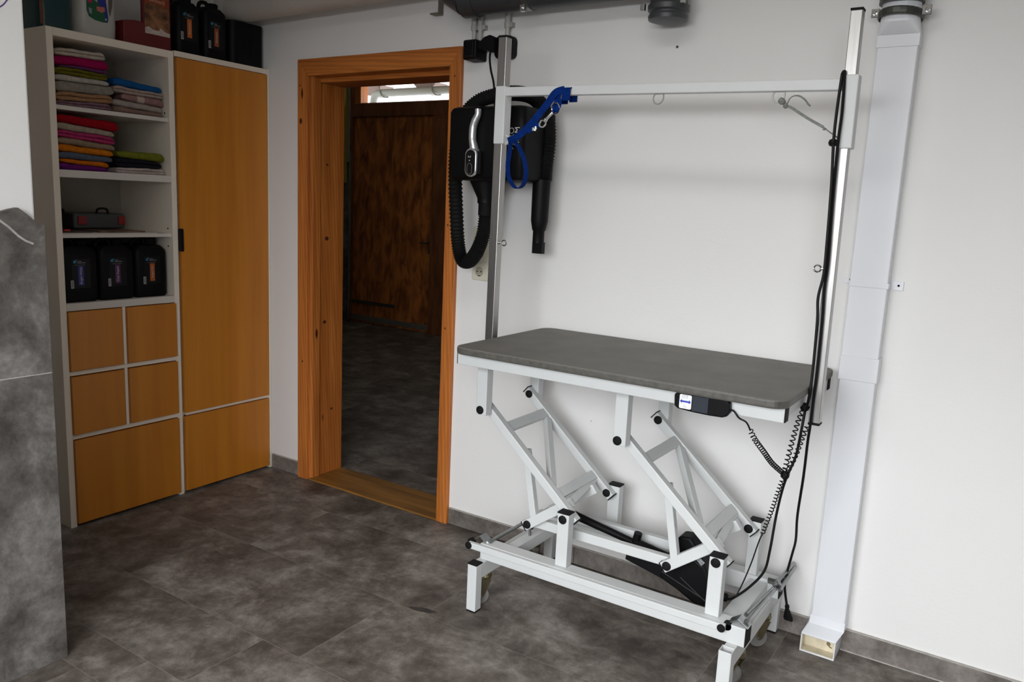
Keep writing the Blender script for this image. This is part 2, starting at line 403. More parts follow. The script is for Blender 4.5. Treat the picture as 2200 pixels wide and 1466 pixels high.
# skirting: grey tile strips along the back wall
mb = MB(); lay = mb.bm.faces.layers.float_vector.new('tile')
for a, b in ((-3.262, -3.062), (-2.070, -1.42), (-1.417, -0.80), (-0.797, -0.478), (-0.3755, 0.12), (0.123, 0.9), (0.903, 2.05)):
    n0 = len(mb.bm.faces); mb.box(a, b, -0.010, 0.0, 0.003, 0.075); mb.bm.faces.ensure_lookup_table()
    rv = Vector((random.random(), random.random(), random.random()))
    for f in mb.bm.faces[n0:]: f[lay] = rv
struct(mb.build('baseboard_back', BASET, bevel=0.0012))
mb = MB(); mb.box(-3.262, -3.062, -0.0085, 0, 0.073, 0.0785); mb.box(-2.070, 2.05, -0.0085, 0, 0.0735, 0.0785); mb.box(-0.3755, 2.05, -0.012, 0, 0.0, 0.004)
struct(mb.build('trim_3', mat('skirting_grout', (0.40, 0.38, 0.35), 0.9, noise=(50, .15))))

# door opening: pine casing, lining and worn wooden sill
CZ = 2.083
mb = MB()
mb.prism([(-3.052, 0.0), (-2.985, 0.0), (-2.985, 2.005), (-3.052, CZ)], 'y', -0.020, 0.0); c1 = mb
mb2 = MB(); mb2.prism([(-2.135, 0.0), (-2.074, 0.0), (-2.074, CZ), (-2.135, 2.005)], 'y', -0.020, 0.0)
mb3 = MB(); mb3.prism([(-3.052, CZ), (-2.985, 2.0055), (-2.135, 2.0055), (-2.074, CZ)], 'y', -0.020, 0.0)
dr = thing('door_1', 'pine-framed doorway without a leaf, opening onto the dark corridor', 'doorway', (-2.56, 0, 0)); dr['kind'] = 'structure'
del dr['category']
mb.build('casing', PINE, dr, bevel=0.003); mb2.build('casing', PINE, dr, bevel=0.003); mb3.build('casing', PINEH, dr, bevel=0.003)
def knot(c, axis, rx, rz):
    m_ = MB(); n = 18
    P = [(math.cos(2*PI*i/n), math.sin(2*PI*i/n)) for i in range(n)]
    if axis == 'y': m_.prism([(c[0]+rx*u, c[2]+rz*v) for u, v in P], 'y', c[1]-0.0006, c[1])
    else: m_.prism([(c[1]+rx*u, c[2]+rz*v) for u, v in P], 'x', c[0], c[0]+0.0006)
    return m_.build('knot', mat('dark_knot', (0.055, 0.016, 0.006), .55, noise=(160, .5)), dr)
for c, ax, rx, rz in (((-3.028, -0.0200, 1.798), 'y', 0.009, 0.014), ((-3.035, -0.0200, 1.963), 'y', 0.004, 0.005), ((-3.015, -0.0200, 0.62), 'y', 0.004, 0.006), ((-2.105, -0.0200, 1.965), 'y', 0.003, 0.004), ((-2.118, -0.0200, 1.35), 'y', 0.003, 0.006), ((-2.115, -0.0200, 0.90), 'y', 0.003, 0.005),
                      ((DX0+0.012, 0.100, 1.238), 'x', 0.012, 0.010), ((DX0+0.012, 0.088, 0.815), 'x', 0.011, 0.009), ((DX0+0.012, 0.140, 0.35), 'x', 0.008, 0.006), ((DX0+0.012, 0.10, 1.60), 'x', 0.007, 0.006)):
    knot(c, ax, rx, rz)
mb = MB(); mb.box(OX0, DX0+0.012, 0.0, 0.215, 0.0, OZ); mb.box(DX0+0.0115, DX0+0.020, 0.0, 0.05, 0.0, OZ-0.03); mb.build('jamb', PINE, dr, bevel=0.002)
mb = MB(); mb.box(DX1, OX1, 0.0, 0.215, 0.0, OZ); mb.build('jamb', PINE, dr, bevel=0.002)
mb = MB(); mb.box(DX0+0.012, DX1, 0.0, 0.215, DZ, OZ); mb.box(DX0+0.012, DX1, 0.05, 0.215, DZ-0.022, DZ); mb.build('head_jamb', PINEH, dr, bevel=0.002)
mb = MB(); mb.box(DX0+0.012, DX1, -0.018, 0.215, 0.0, 0.009); mb.build('threshold', SILL, dr, bevel=0.003)

# ------------------------------------------------------------------ corridor beyond the doorway
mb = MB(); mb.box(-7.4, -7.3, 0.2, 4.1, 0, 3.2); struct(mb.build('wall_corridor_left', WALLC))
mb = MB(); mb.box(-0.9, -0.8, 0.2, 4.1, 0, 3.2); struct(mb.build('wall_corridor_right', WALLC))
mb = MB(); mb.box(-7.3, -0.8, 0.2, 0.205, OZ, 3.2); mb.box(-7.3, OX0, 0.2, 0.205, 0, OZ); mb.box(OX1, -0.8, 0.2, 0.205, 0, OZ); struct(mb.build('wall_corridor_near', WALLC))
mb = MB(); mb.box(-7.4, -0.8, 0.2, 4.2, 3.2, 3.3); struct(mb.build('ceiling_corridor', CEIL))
area('corridor_fill_light', (-4.6, 2.4, 3.1), (-4.6, 2.6, 0.0), 0.8, 0.3, 3.8, (1.0, 0.93, 0.78), 180)  # added fill light, no known lamp here; brightens the far door and floor
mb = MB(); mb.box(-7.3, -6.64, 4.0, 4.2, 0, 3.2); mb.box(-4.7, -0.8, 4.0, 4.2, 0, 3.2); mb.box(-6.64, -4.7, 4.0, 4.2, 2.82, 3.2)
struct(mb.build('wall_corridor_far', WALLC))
mb = MB(); lay = mb.bm.faces.layers.float_vector.new('tile'); mb.box(-7.3, -6.64, 3.985, 4.0, 0, 1.835); mb.box(-4.7, -0.9, 3.985, 4.0, 0, 1.835)
struct(mb.build('trim_4', TILEW))
mb = MB(); mb.box(-6.765, -6.69, 3.90, 3.98, 1.60, 2.80); struct(mb.build('trim_5', mat('olive_yellow_paint', (0.42, 0.36, 0.06), 0.7, noise=(5, .08)), bevel=0.003))
# far door with its fanlight
d2 = thing('door_2', 'brown board door with a strap hinge at the far end of the corridor', 'door', (-6.0, 4.0, 0)); d2['kind'] = 'structure'; del d2['category']
mb = MB(); mb.box(-6.605, -5.42, 4.0, 4.05, 0.004, 2.345); mb.build('leaf', OSB, d2, bevel=0.004)
mb = MB(); mb.box(-6.64, -6.602, 3.97, 4.1, 0, 2.82); mb.box(-6.602, -5.428, 4.055, 4.12, 0, 2.40); mb.box(-5.428, -4.70, 3.95, 4.1, 0, 2.33); mb.box(-6.602, -4.70, 3.965, 4.1, 2.33, 2.472); mb.box(-6.602, -4.70, 3.965, 4.1, 2.76, 2.82)
mb.build('frame', DKWOOD, d2, bevel=0.004)
mb = MB(); mb.box(-6.60, -5.95, 3.992, 4.0, 0.225, 0.265); mb.build('strap_hinge', mat('dull_iron', (0.10, 0.09, 0.07), .6, .6, noise=(20, .2)), d2, bevel=0.002)
mb = MB(); mb.box(-6.60, -5.43, 3.99, 4.0, 0.03, 0.09); mb.build('kick_rail', mat('dull_alu', (0.22, 0.21, 0.19), .5, .5, noise=(20, .1)), d2)
mb = MB(); mb.box(-5.475, -5.447, 3.985, 4.0, 0.87, 1.04); mb.tube([(-5.462, 3.985, 0.99), (-5.462, 3.94, 0.99), (-5.56, 3.94, 0.99)], 0.009); mb.build('handle', ZINC, d2, smooth=True)
mb = MB(); mb.box(-6.635, -6.603, 3.955, 3.97, 0.02, 1.95); mb.build('edge_strip', ZINC, d2)
w2 = thing('window_2', 'fanlight above the far corridor door with bright daylight outside', 'window', (-5.8, 4.05, 2.6)); w2['kind'] = 'structure'; del w2['category']
mb = MB(); mb.box(-6.602, -6.500, 3.990, 4.105, 2.474, 2.758); mb.box(-6.50, -4.7, 3.992, 4.03, 2.474, 2.482)
mb.build('frame', PINE, w2, bevel=0.003)
gl = bpy.data.materials.new('window_glass'); gl.use_nodes = True; nt = gl.node_tree; g_ = nt.nodes.new('ShaderNodeBsdfGlossy'); g_.inputs['Roughness'].default_value = 0.02
tr_ = nt.nodes.new('ShaderNodeBsdfTransparent'); mx_ = nt.nodes.new('ShaderNodeMixShader'); mx_.inputs[0].default_value = 0.06
nt.links.new(tr_.outputs[0], mx_.inputs[1]); nt.links.new(g_.outputs[0], mx_.inputs[2]); nt.links.new(mx_.outputs[0], nt.nodes['Material Output'].inputs['Surface'])
mb = MB(); mb.box(-6.499, -4.7, 4.000, 4.006, 2.482, 2.758); mb.build('pane', gl, w2)
# eaves outside the fanlight
ev = thing('roof_gutter', 'cream rain gutter under pale rafter ends seen through the fanlight', 'gutter', (-5.9, 5.0, 2.7))
GUT = mat('cream_gutter', (0.17, 0.168, 0.140), 0.5, noise=(4, .05)); RAF = mat('pale_rafter', (0.20, 0.135, 0.110), 0.7, noise=(8, .08))
mb = MB(); mb.tube([(-7.12, 5.0, 2.745), (-5.0, 5.0, 2.752)], 0.047, 14); mb.build('gutter_pipe', GUT, ev, smooth=True)
mb = MB(); mb.tube(smooth_path([(-7.10, 5.0, 2.745), (-7.20, 5.0, 2.735), (-7.27, 5.02, 2.66), (-7.29, 5.04, 2.50), (-7.29, 5.04, 2.0)]), 0.045, 12); mb.build('downpipe', GUT, ev, smooth=True)
mb = MB(); mb.box(-7.9, -4.8, 5.06, 5.10, 2.855, 3.05); mb.box(-7.9, -4.8, 4.6, 5.1, 3.05, 3.09); mb.build('fascia', RAF, ev)
for xr in (-7.35, -6.47, -5.60):
    mb = MB(); mb.prism([(xr-0.19, 2.858), (xr+0.17, 2.858), (xr+0.07, 2.735), (xr-0.06, 2.735)], 'y', 5.062, 5.30); mb.build('rafter', RAF, ev)
for xr in (-7.10, -6.27):
    mb = MB(); mb.tube(smooth_path([(xr-.03, 4.95, 2.86), (xr, 4.948, 2.77), (xr+.02, 4.948, 2.72), (xr+.06, 4.97, 2.69), (xr+.10, 5.0, 2.692)]), 0.007, 8); mb.build('bracket', mat('gutter_iron', (0.09, 0.09, 0.07), .6, noise=(9, .1)), ev, smooth=True)

# ================================================================== cabinets on the left
CX = -3.277; CD = -3.69
A0, A1, AM = -1.071, -0.5265, -0.5225
shelfcab = thing('shelf_cabinet', 'tall cream cabinet with open shelves above five birch drawer fronts', 'cabinet', (-3.48, -0.80, 0))
mb = MB(); mb.box(CD, CX, A0, -1.0445, 0, 2.045); mb.build('side_panel', CARC, shelfcab, bevel=0.0015)
mb = MB(); mb.box(CD, CX, -0.552, A1, 0, 2.045); mb.build('side_panel', CARC, shelfcab, bevel=0.0015)
mb = MB(); mb.box(CD, CX, -1.0442, -0.5523, 2.014, 2.045); mb.build('top_panel', CARC, shelfcab, bevel=0.0015)
mb = MB(); mb.box(CD, CD+0.008, -1.0442, -0.5523, 0.02, 2.014); mb.build('back_panel', mat('back_board_shaded', (0.34, 0.31, 0.27), 0.7, noise=(4, .05)), shelfcab)  # hardboard grey, its colour darkened for the shade inside the cabinet
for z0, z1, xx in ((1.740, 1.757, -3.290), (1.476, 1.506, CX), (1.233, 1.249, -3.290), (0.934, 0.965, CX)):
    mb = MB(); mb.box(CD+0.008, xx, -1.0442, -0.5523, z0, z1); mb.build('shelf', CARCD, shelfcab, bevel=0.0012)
mb = MB(); mb.box(CD+0.008, CX, -1.0442, -0.5523, 0.662, 0.680); mb.build('divider', CARC, shelfcab, bevel=0.001); mb = MB(); mb.box(CD+0.008, CX, -1.0442, -0.5523, 0.388, 0.406)
mb.build('divider', CARC, shelfcab, bevel=0.001); mb = MB(); mb.box(CD+0.008, CX, -0.806, -0.792, 0.4062, 0.6618); mb.build('divider', CARC, shelfcab, bevel=0.001); mb = MB(); mb.box(CD+0.008, CX, -0.806, -0.792, 0.6802, 0.9338); mb.build('divider', CARC, shelfcab, bevel=0.001); mb = MB()
mb.box(CD+0.008, CX-0.05, -1.0442, -0.5523, 0.0, 0.012)
mb.build('bottom_panel', CARC, shelfcab, bevel=0.001)
def drawer(y0, y1, z0, z1, par, nm='drawer'):
    mb = MB(); mb.box(CX-0.30, CX-0.0065, y0+0.01, y1-0.01, z0+0.01, z1-0.01); mb.box(CX-0.006, CX+0.012, y0, y1-0.007, z0, z1)
    return mb.build(nm, BIRCH, par, bevel=0.0018)
for y0, y1, z0, z1 in ((-1.0435, -0.807, 0.683, 0.931), (-0.791, -0.5445, 0.683, 0.931), (-1.0435, -0.807, 0.409, 0.658), (-0.791, -0.5445, 0.409, 0.658), (-1.0435, -0.5445, 0.015, 0.384)):
    drawer(y0, y1, z0, z1, shelfcab)
for z in (1.78, 1.27, 1.19):
    mb = MB(); mb.lathe([(0.0, 0), (0.0035, 0.0), (0.0035, 0.002), (0, 0.002)], (CX-0.035, -0.5525, z), (0, -1, 0), 10); mb.build('peg_hole', BLACKM, shelfcab)

wardrobe = thing('tall_cupboard', 'tall cupboard with one long birch door and a birch drawer below, in the room corner', 'cupboard', (-3.48, -0.26, 0))
W0, W1 = -0.5215, -0.003
mb = MB(); mb.box(CD, CX-0.02, W0, W0+0.016, 0, 2.03); mb.build('side_panel', CARC, wardrobe, bevel=0.001)
mb = MB(); mb.box(CD, CX+0.004, W1-0.012, W1, 0, 2.052); mb.build('side_panel', CARC, wardrobe, bevel=0.001)
mb = MB(); mb.box(CD, CX, W0, W1-0.0125, 2.026, 2.050); mb.build('top_panel', CARC, wardrobe, bevel=0.001)
mb = MB(); mb.box(CD, CX-0.002, W0+0.0165, W1-0.0125, 0.386, 0.399); mb.build('divider', CARC, wardrobe, bevel=0.001)
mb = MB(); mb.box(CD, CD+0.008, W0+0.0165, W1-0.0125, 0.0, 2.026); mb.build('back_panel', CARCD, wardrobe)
mb = MB(); mb.box(CX-0.0065, CX+0.012, W0+0.003, W1-0.0195, 0.402, 2.022); dd = mb.build('door', BIRCH, wardrobe, bevel=0.0018)
mb = MB(); mb.prism(rrect(-0.5250, -0.5135, 1.168, 1.272, 0.004, 4), 'x', CX+0.0005, CX+0.024); lab(mb.build('handle', BLACK, dd, bevel=0.001), 'black grip on the door edge')
drawer(W0+0.003, W1-0.0135, 0.015, 0.383, wardrobe)

# ------------------------------------------------------------------ towels
def towel(nm, y0, y1, zl, zr, tl, tr, col, label, layers=2, xf=-3.300, depth=0.25, grp='folded towels in the open cabinet', seed=0, stripe=None):
    """folded towel lying with its fold towards the room; zl/zr = underside left/right, tl/tr thickness"""
    rnd = random.Random(seed*17+3); rings = []; NS = 18
    for i in range(NS+1):
        t = i/NS; y = y0+(y1-y0)*t
        e = min(t, 1-t)*(y1-y0); k = min(1.0, 0.55+0.45*math.sqrt(max(0, min(1, e/0.018)))); 
        th = (tl+(tr-tl)*t)*k; z0 = zl+(zr-zl)*t+(tl+(tr-tl)*t)*(1-k)*0.35
        wob = 0.0016*math.sin(9*t+seed)+0.0012*math.sin(23*t+seed*2.1); fr = xf+0.004*math.sin(6*t+seed*1.3)-0.012*(1-k)*2
        ring = []
        lh = th/layers
        for l in range(layers):
            zc = z0+lh*(l+0.5); r_ = lh/2; rx = min(0.014, r_*1.1)
            for a in range(7):
                an = -PI/2+PI*a/6
                ring.append((fr-rx+rx*math.cos(an)-(0.004 if layers > 1 and a in (0, 6) else 0)-0.003*l, y, zc+r_*math.sin(an)*0.985+wob*(zc-z0)/max(th, 1e-4)))
        ring.append((fr-depth, y, z0+th)); ring.append((fr-depth, y, z0))
        rings.append(ring)
    mb = MB(); mb.loft(rings)
    m = mat('terry_'+nm, col, 0.95, noise=(60, 0.16), bump=(420, 0.7), spec=0.1)
    o = mb.build('folded_towel', m, smooth=True)
    tag(o, label, 'towel', grp)
    if stripe:
        sb = MB(); a, b = stripe
        sb.loft([[(p[0]+0.0008, p[1], p[2]) for p in rings[i][:7*layers]]+[(rings[i][7*layers-1][0]-0.03, rings[i][0][1], rings[i][7*layers-1][2]+0.0006), (rings[i][0][0]-0.03, rings[i][0][1], rings[i][0][2]+0.001)] for i in range(a, b+1)])
        lab(sb.build('woven_band', mat('terry_band', (0.45, 0.36, 0.30), 0.95, noise=(60, 0.1)), o, smooth=True), 'pale woven band')
    return o
def stack(z, items):
    zl = zr = z
    for i, (nm, y0, y1, tl, tr, col, label, layers, st) in enumerate(items):
        towel(nm, y0, y1, zl+0.0003, zr+0.0003, tl, tr, col, label, layers, seed=hash_(nm), stripe=st); zl += tl+0.0006; zr += tr+0.0006
def hash_(s): return sum(ord(c)*(i+3) for i, c in enumerate(s)) % 97
stack(1.757, [
 ('mauve', -1.026, -0.797, 0.018, 0.030, (0.26, 0.15, 0.18), 'dusty mauve folded towel at the bottom of the upper left stack', 2, None),
 ('tan', -1.026, -0.795, 0.035, 0.033, (0.42, 0.23, 0.12), 'tan brown folded towel above the mauve one', 2, None),
 ('stonegrey', -1.027, -0.790, 0.041, 0.036, (0.33, 0.30, 0.25), 'thick stone grey folded towel above the tan one', 1, None),
 ('offwhite', -1.027, -0.806, 0.024, 0.019, (0.55, 0.52, 0.45), 'thin off-white folded towel on the thick grey one, top shelf', 1, None),
 ('olive', -1.023, -0.811, 0.030, 0.027, (0.17, 0.15, 0.014), 'olive green folded towel in the middle of the upper left stack', 2, None),
 ('plum', -1.005, -0.812, 0.006, 0.014, (0.16, 0.045, 0.16), 'thin plum folded towel between the olive and the magenta', 1, None),
 ('magenta', -1.025, -0.806, 0.034, 0.036, (0.42, 0.006, 0.10), 'magenta folded towel second from the top of the upper left stack', 1, None),
 ('cream', -1.020, -0.816, 0.028, 0.030, (0.60, 0.52, 0.44), 'cream folded towel on top of the upper left stack', 2, None)])
stack(1.757, [
 ('brownpink', -0.790, -0.566, 0.027, 0.018, (0.30, 0.19, 0.15), 'brownish pink folded towel at the bottom of the upper right stack', 1, None),
 ('lightgrey', -0.789, -0.563, 0.028, 0.024, (0.44, 0.38, 0.34), 'light grey folded towel above the brownish pink one', 1, None),
 ('rose', -0.752, -0.558, 0.026, 0.034, (0.36, 0.20, 0.19), 'old rose folded towel with a pale woven band', 1, (6, 9)),
 ('beige', -0.789, -0.560, 0.028, 0.024, (0.48, 0.37, 0.32), 'beige pink folded towel just under the blue one', 2, None),
 ('blue', -0.789, -0.568, 0.032, 0.024, (0.012, 0.11, 0.34), 'bright blue folded towel on top of the upper right stack', 1, None)])
stack(1.506, [
 ('purple', -1.029, -0.828, 0.029, 0.016, (0.17, 0.018, 0.19), 'deep purple folded towel at the bottom of the lower left stack', 1, None),
 ('orangelow', -1.024, -0.824, 0.015, 0.022, (0.68, 0.17, 0.008), 'thin orange folded towel directly above the purple one', 1, None),
 ('bluegrey', -1.029, -0.803, 0.027, 0.024, (0.11, 0.14, 0.19), 'blue grey folded towel between two orange ones', 1, None),
 ('orangehigh', -1.029, -0.801, 0.030, 0.024, (0.70, 0.20, 0.010), 'thick orange folded towel on top of the blue grey one', 1, None),
 ('taupe', -1.027, -0.791, 0.026, 0.024, (0.34, 0.25, 0.17), 'taupe folded towel under the pink one', 1, None),
 ('pink', -1.027, -0.790, 0.028, 0.032, (0.50, 0.045, 0.16), 'raspberry pink folded towel in two layers', 2, None),
 ('greybeige', -1.029, -0.791, 0.028, 0.022, (0.44, 0.37, 0.29), 'grey beige folded towel under the red one', 1, None),
 ('red', -1.029, -0.771, 0.030, 0.041, (0.36, 0.005, 0.014), 'big red folded towel crowning the lower left stack', 1, None)])
stack(1.506, [
 ('palerose', -0.786, -0.556, 0.024, 0.027, (0.60, 0.50, 0.46), 'pale rose-white folded towel lying on the lower shelf at right', 2, None),
 ('navyblack', -0.786, -0.575, 0.042, 0.028, (0.016, 0.015, 0.024), 'very dark navy folded towel under the lime olive one', 2, None),
 ('lime', -0.778, -0.560, 0.026, 0.038, (0.20, 0.21, 0.022), 'lime olive folded towel on top of the lower right stack', 1, None)])

# ------------------------------------------------------------------ things on the third shelf
cs = thing('carrying_case', 'dark grey carrying case with two red latches at the back of the third shelf', 'case', (-3.53, -0.79, 1.262))
mb = MB(); mb.box(-3.62, -3.45, -0.905, -0.672, 1.2625, 1.328); mb.build('body', mat('dark_grey_shell', (0.05, 0.052, 0.054), 0.5, noise=(6, .08)), cs, bevel=0.008, seg=3)
for a, b in ((-0.889, -0.852), (-0.708, -0.676)):
    mb = MB(); mb.box(-3.45, -3.443, a, b, 1.280, 1.316); lab(mb.build('latch', mat('red_latch', (0.22, 0.004, 0.006), .4), cs, bevel=0.002), 'red plastic latch')
mb = MB(); mb.tube(smooth_path([(-3.455, -0.80, 1.326), (-3.455, -0.797, 1.345), (-3.455, -0.775, 1.350), (-3.455, -0.754, 1.345), (-3.455, -0.750, 1.326)]), 0.005, 8); mb.build('handle', BLACK, cs, smooth=True)
mb = MB(); mb.box(-3.62, -3.48, -1.03, -0.925, 1.2495, 1.335); tag(mb.build('storage_box', BLACKM, bevel=0.004), 'small black box standing beside the carrying case', 'box')
mb = MB()
for i, (a, b, c, d, z) in enumerate(((-1.040, -0.61, -3.64, -3.291, 1.2495),)):
    mb.prism([(c, a), (d, a), (d, b-0.01), (c, b)], 'z', z, z+0.003)
tag(mb.build('paper_sheets', mat('paper', (0.62, 0.58, 0.52), 0.8, noise=(7, .08))), 'white paper sheets lying flat on the third shelf', 'paper')
for i, (y0, y1, x0, x1, z0, c, lb) in enumerate(((-1.035, -0.90, -3.60, -3.31, 1.2530, (0.03, 0.025, 0.02), 'dark cover magazine under the black box'),
                                                (-0.87, -0.665, -3.66, -3.31, 1.2530, (0.16, 0.10, 0.06), 'brown patterned magazine in front of the carrying case'))):
    mb = MB(); mb.box(x0, x1, y0, y1, z0, z0+0.006); o = mb.build('magazine', mat('magazine_%d' % i, c, 0.4, noise=(14, .9)), bevel=0.001)
    tag(o, lb, 'magazine', 'magazines on the third shelf')
for o in bpy.data.objects:
    if o.name == 'storage_box': o.location.z = 0.0098
mb = MB(); mb.prism(rrect(-1.012, -0.994, -3.335, -3.325, 0.004, 4), 'x', -3.33, -3.32) if False else mb.box(-3.335, -3.318, -1.013, -0.990, 1.2592, 1.266)
tag(mb.build('nail_clip', mat('red_clip', (0.62, 0.03, 0.02), .4), bevel=0.002), 'tiny red clip lying on the dark magazine', 'clip')

# ------------------------------------------------------------------ black shampoo canisters
def canister(y0, y1, z0, h, x1, stripe, txt, label, grp, xd=0.20, lz=0.0, tail=True, lscale=1.0):
    yc = (y0+y1)/2; wd = y1-y0
    c = thing('shampoo_canister', label, 'canister', (x1-xd/2, yc, z0), grp)
    x0 = x1-xd; r = 0.022
    mb = MB()
    prof = [(0.94, 0.0), (1.0, 0.012), (1.0, h*0.76), (0.97, h*0.81), (0.78, h*0.885), (0.45, h*0.90)]
    rings = []
    for k, dz in prof:
        a = (wd/2)*k; xx0 = x0+(xd*0.5)*(1-k)*0.9; xx1 = x1-(xd*0.5)*(1-k)*0.7
        rings.append([(px, py, z0+dz) for px, py in rrect(xx0, xx1, yc-a, yc+a, min(r, a*0.5), 5)])
    mb.loft(rings); mb.build('body', BLACK, c, smooth=True, bevel=0)
    mb = MB(); mb.lathe([(0.024, h*0.875), (0.026, h*0.88), (0.026, h*0.985), (0.022, h), (0, h)], (x1-xd*0.34, yc+wd*0.22, z0), (0,0,1), 20); mb.build('screw_cap', BLACKM, c, smooth=True)
    mb = MB(); mb.tube(smooth_path([(x1-xd*0.35, yc-wd*0.36, z0+h*0.80), (x1-xd*0.35, yc-wd*0.34, z0+h*0.93), (x1-xd*0.35, yc-wd*0.24, z0+h*0.985), (x1-xd*0.35, yc-wd*0.02, z0+h*0.985), (x1-xd*0.35, yc+wd*0.05, z0+h*0.86)]), 0.009, 10); mb.build('handle', BLACK, c, smooth=True)
    zt = z0+0.180+lz; yl = yc-0.038
    X = x1+0.0006
    lb = MB(); lb.box(x1-0.001, X, yl, yl+0.078, zt-0.122, zt); lo = lb.build('label', mat('label_black', (0.006, 0.0065, 0.008), 0.4, spec=0.2), c)
    lb = MB(); lb.box(X, X+0.0006, yl+0.026, yl+0.049, zt-0.109, zt-0.030); lab(lb.build('colour_strip', mat('strip_'+stripe[0], stripe[1], 0.4), lo), stripe[0]+' label strip')
    lb = MB(); lb.box(X, X+0.0006, yl-0.006, yl+0.006, zt-0.121, zt-0.088); lo2 = lab(lb.build('barcode', mat('barcode_white', (0.42, 0.42, 0.42), .5), lo), 'white barcode patch')
    lb = MB()
    for i in range(9): lb.box(X+0.0006, X+0.0009, yl-0.004, yl+0.004, zt-0.117+i*0.003, zt-0.117+i*0.003+0.0015)
    lb.build('barcode_lines', BLACKM, lo)
    lb = MB(); lb.lathe([(0.0, 0), (0.0062, 0), (0.0062, 0.0006), (0, 0.0006)], (X, yl+0.013, zt-0.012), (1,0,0), 6); lb.lathe([(0.0, 0), (0.003, 0), (0.003, 0.0006), (0, 0.0006)], (X, yl+0.0195, zt-0.0055), (1,0,0), 6)
    lab(lb.build('logo', mat('cyan_print', (0.015, 0.20, 0.34), .4), lo), 'cyan emblem')
    lb = MB(); lb.box(X, X+0.0005, yl+0.024, yl+0.042, zt-0.0115, zt-0.0085); lb.box(X, X+0.0005, yl+0.024, yl+0.058, zt-0.018, zt-0.0145); lb.box(X, X+0.0005, yl+0.014, yl+0.056, zt-0.0262, zt-0.0247)
    lb.build('brand_lines', mat('grey_small_print', (0.17, 0.17, 0.17), .5), lo)
    if txt: textmesh('product_name', txt, 0.0135, mat('pale_lettering', (0.45, 0.43, 0.46), .5), lo, (X+0.0008, yl+0.0375, zt-0.069), (0,0,1), (0,-1,0), 0.0002)
    return c
PURP = ('violet', (0.085, 0.010, 0.085)); INDI = ('indigo blue', (0.022, 0.018, 0.20)); ORG = ('orange', (0.40, 0.10, 0.012))
canister(-1.0425, -0.889, 0.9655, 0.258, -3.300, INDI, 'Bright White', 'black shampoo canister with an indigo blue label strip, lowest open shelf', 'canisters on the lowest open shelf')
canister(-0.886, -0.726, 0.9655, 0.258, -3.300, PURP, 'Coat Repair', 'black shampoo canister with a violet label strip, lowest open shelf', 'canisters on the lowest open shelf')
canister(-0.722, -0.566, 0.9655, 0.258, -3.300, ORG, 'Argan Oil', 'black shampoo canister with an orange label strip, lowest open shelf', 'canisters on the lowest open shelf')
canister(-0.486, -0.366, 2.0505, 0.255, -3.300, ('bright orange', (0.55, 0.13, 0.010)), 'Shampoo', 'black shampoo canister with a bright orange strip on top of the cupboard', 'canisters on top of the cupboard')
canister(-0.346, -0.222, 2.0505, 0.258, -3.300, ('dull orange', (0.30, 0.07, 0.012)), 'Shampoo', 'black shampoo canister with a dull orange strip, beside the end of the white pipe', 'canisters on top of the cupboard', lz=-0.012)
mb = MB(); rg = [[(px, py, z) for px, py in rrect(-3.62, -3.295, -0.206, -0.012, 0.03, 5)] for z in (2.0505, 2.06, 2.238, 2.248)]
mb.loft(rg); cc = thing('plastic_canister', 'large plain black canister in the corner under the white pipe', 'canister', (-3.45, -0.11, 2.0505))
mb.build('body', BLACK, cc, smooth=True); mb = MB(); mb.box(-3.2955, -3.2935, -0.10, -0.085, 2.09, 2.2); mb.build('mould_seam', BLACKM, cc)

# ------------------------------------------------------------------ on top of the shelf cabinet
teal = thing('teal_jug', 'dark teal plastic jug at the far left on top of the shelf cabinet', 'jug', (-3.43, -0.99, 2.0455))
mb = MB(); mb.loft([[(px, py, z) for px, py in rrect(-3.52+k, -3.34-k, -1.062+k*0.6, -0.925-k*0.6, 0.03, 5)] for z, k in ((2.0455, .006), (2.052, 0), (2.25, 0), (2.29, .02), (2.32, .05))])
mb.build('body', mat('teal_plastic', (0.004, 0.045, 0.050), 0.35, noise=(5, .1)), teal, smooth=True)
mb = MB(); mb.box(-3.339, -3.337, -1.058, -1.045, 2.06, 2.20); mb.build('label', mat('brown_label', (0.12, 0.035, 0.012), .5, noise=(20, .3)), teal)
det = thing('detergent_bottle', 'white laundry detergent bottle with a green, blue and pink label on the shelf cabinet', 'bottle', (-3.42, -0.82, 2.0455))
DW = mat('white_bottle', (0.50, 0.49, 0.46), 0.35, noise=(3, .02))
mb = MB()
for f in (0,):
    rings = []
    for z, a, b in ((2.0455, -0.898, -0.742), (2.052, -0.906, -0.732), (2.11, -0.908, -0.728), (2.19, -0.905, -0.729), (2.27, -0.90, -0.735), (2.32, -0.88, -0.75)):
        rings.append([(px, py, z) for px, py in rrect(-3.47, -3.345, a, b, 0.045, 6)])
    mb.loft(rings)
mb.build('body', DW, det, smooth=True)
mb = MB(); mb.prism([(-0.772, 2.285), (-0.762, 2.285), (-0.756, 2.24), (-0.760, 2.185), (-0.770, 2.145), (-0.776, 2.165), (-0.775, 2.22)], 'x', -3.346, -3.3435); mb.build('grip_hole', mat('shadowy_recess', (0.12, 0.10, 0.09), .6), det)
mb = MB(); mb.prism([(-0.868, 2.30), (-0.790, 2.30), (-0.786, 2.20), (-0.778, 2.135), (-0.782, 2.117), (-0.800, 2.115), (-0.835, 2.118), (-0.860, 2.128), (-0.868, 2.15)], 'x', -3.346, -3.3435); dl = mb.build('label', mat('label_green', (0.006, 0.10, 0.035), .35), det)
def sticker(nm, poly, col, par, dx, name='print'):
    q = MB(); q.prism(poly, 'x', -3.3435, -3.3435+dx); return lab(q.build(name, mat(nm, col, .35), par), nm.replace('_', ' '))
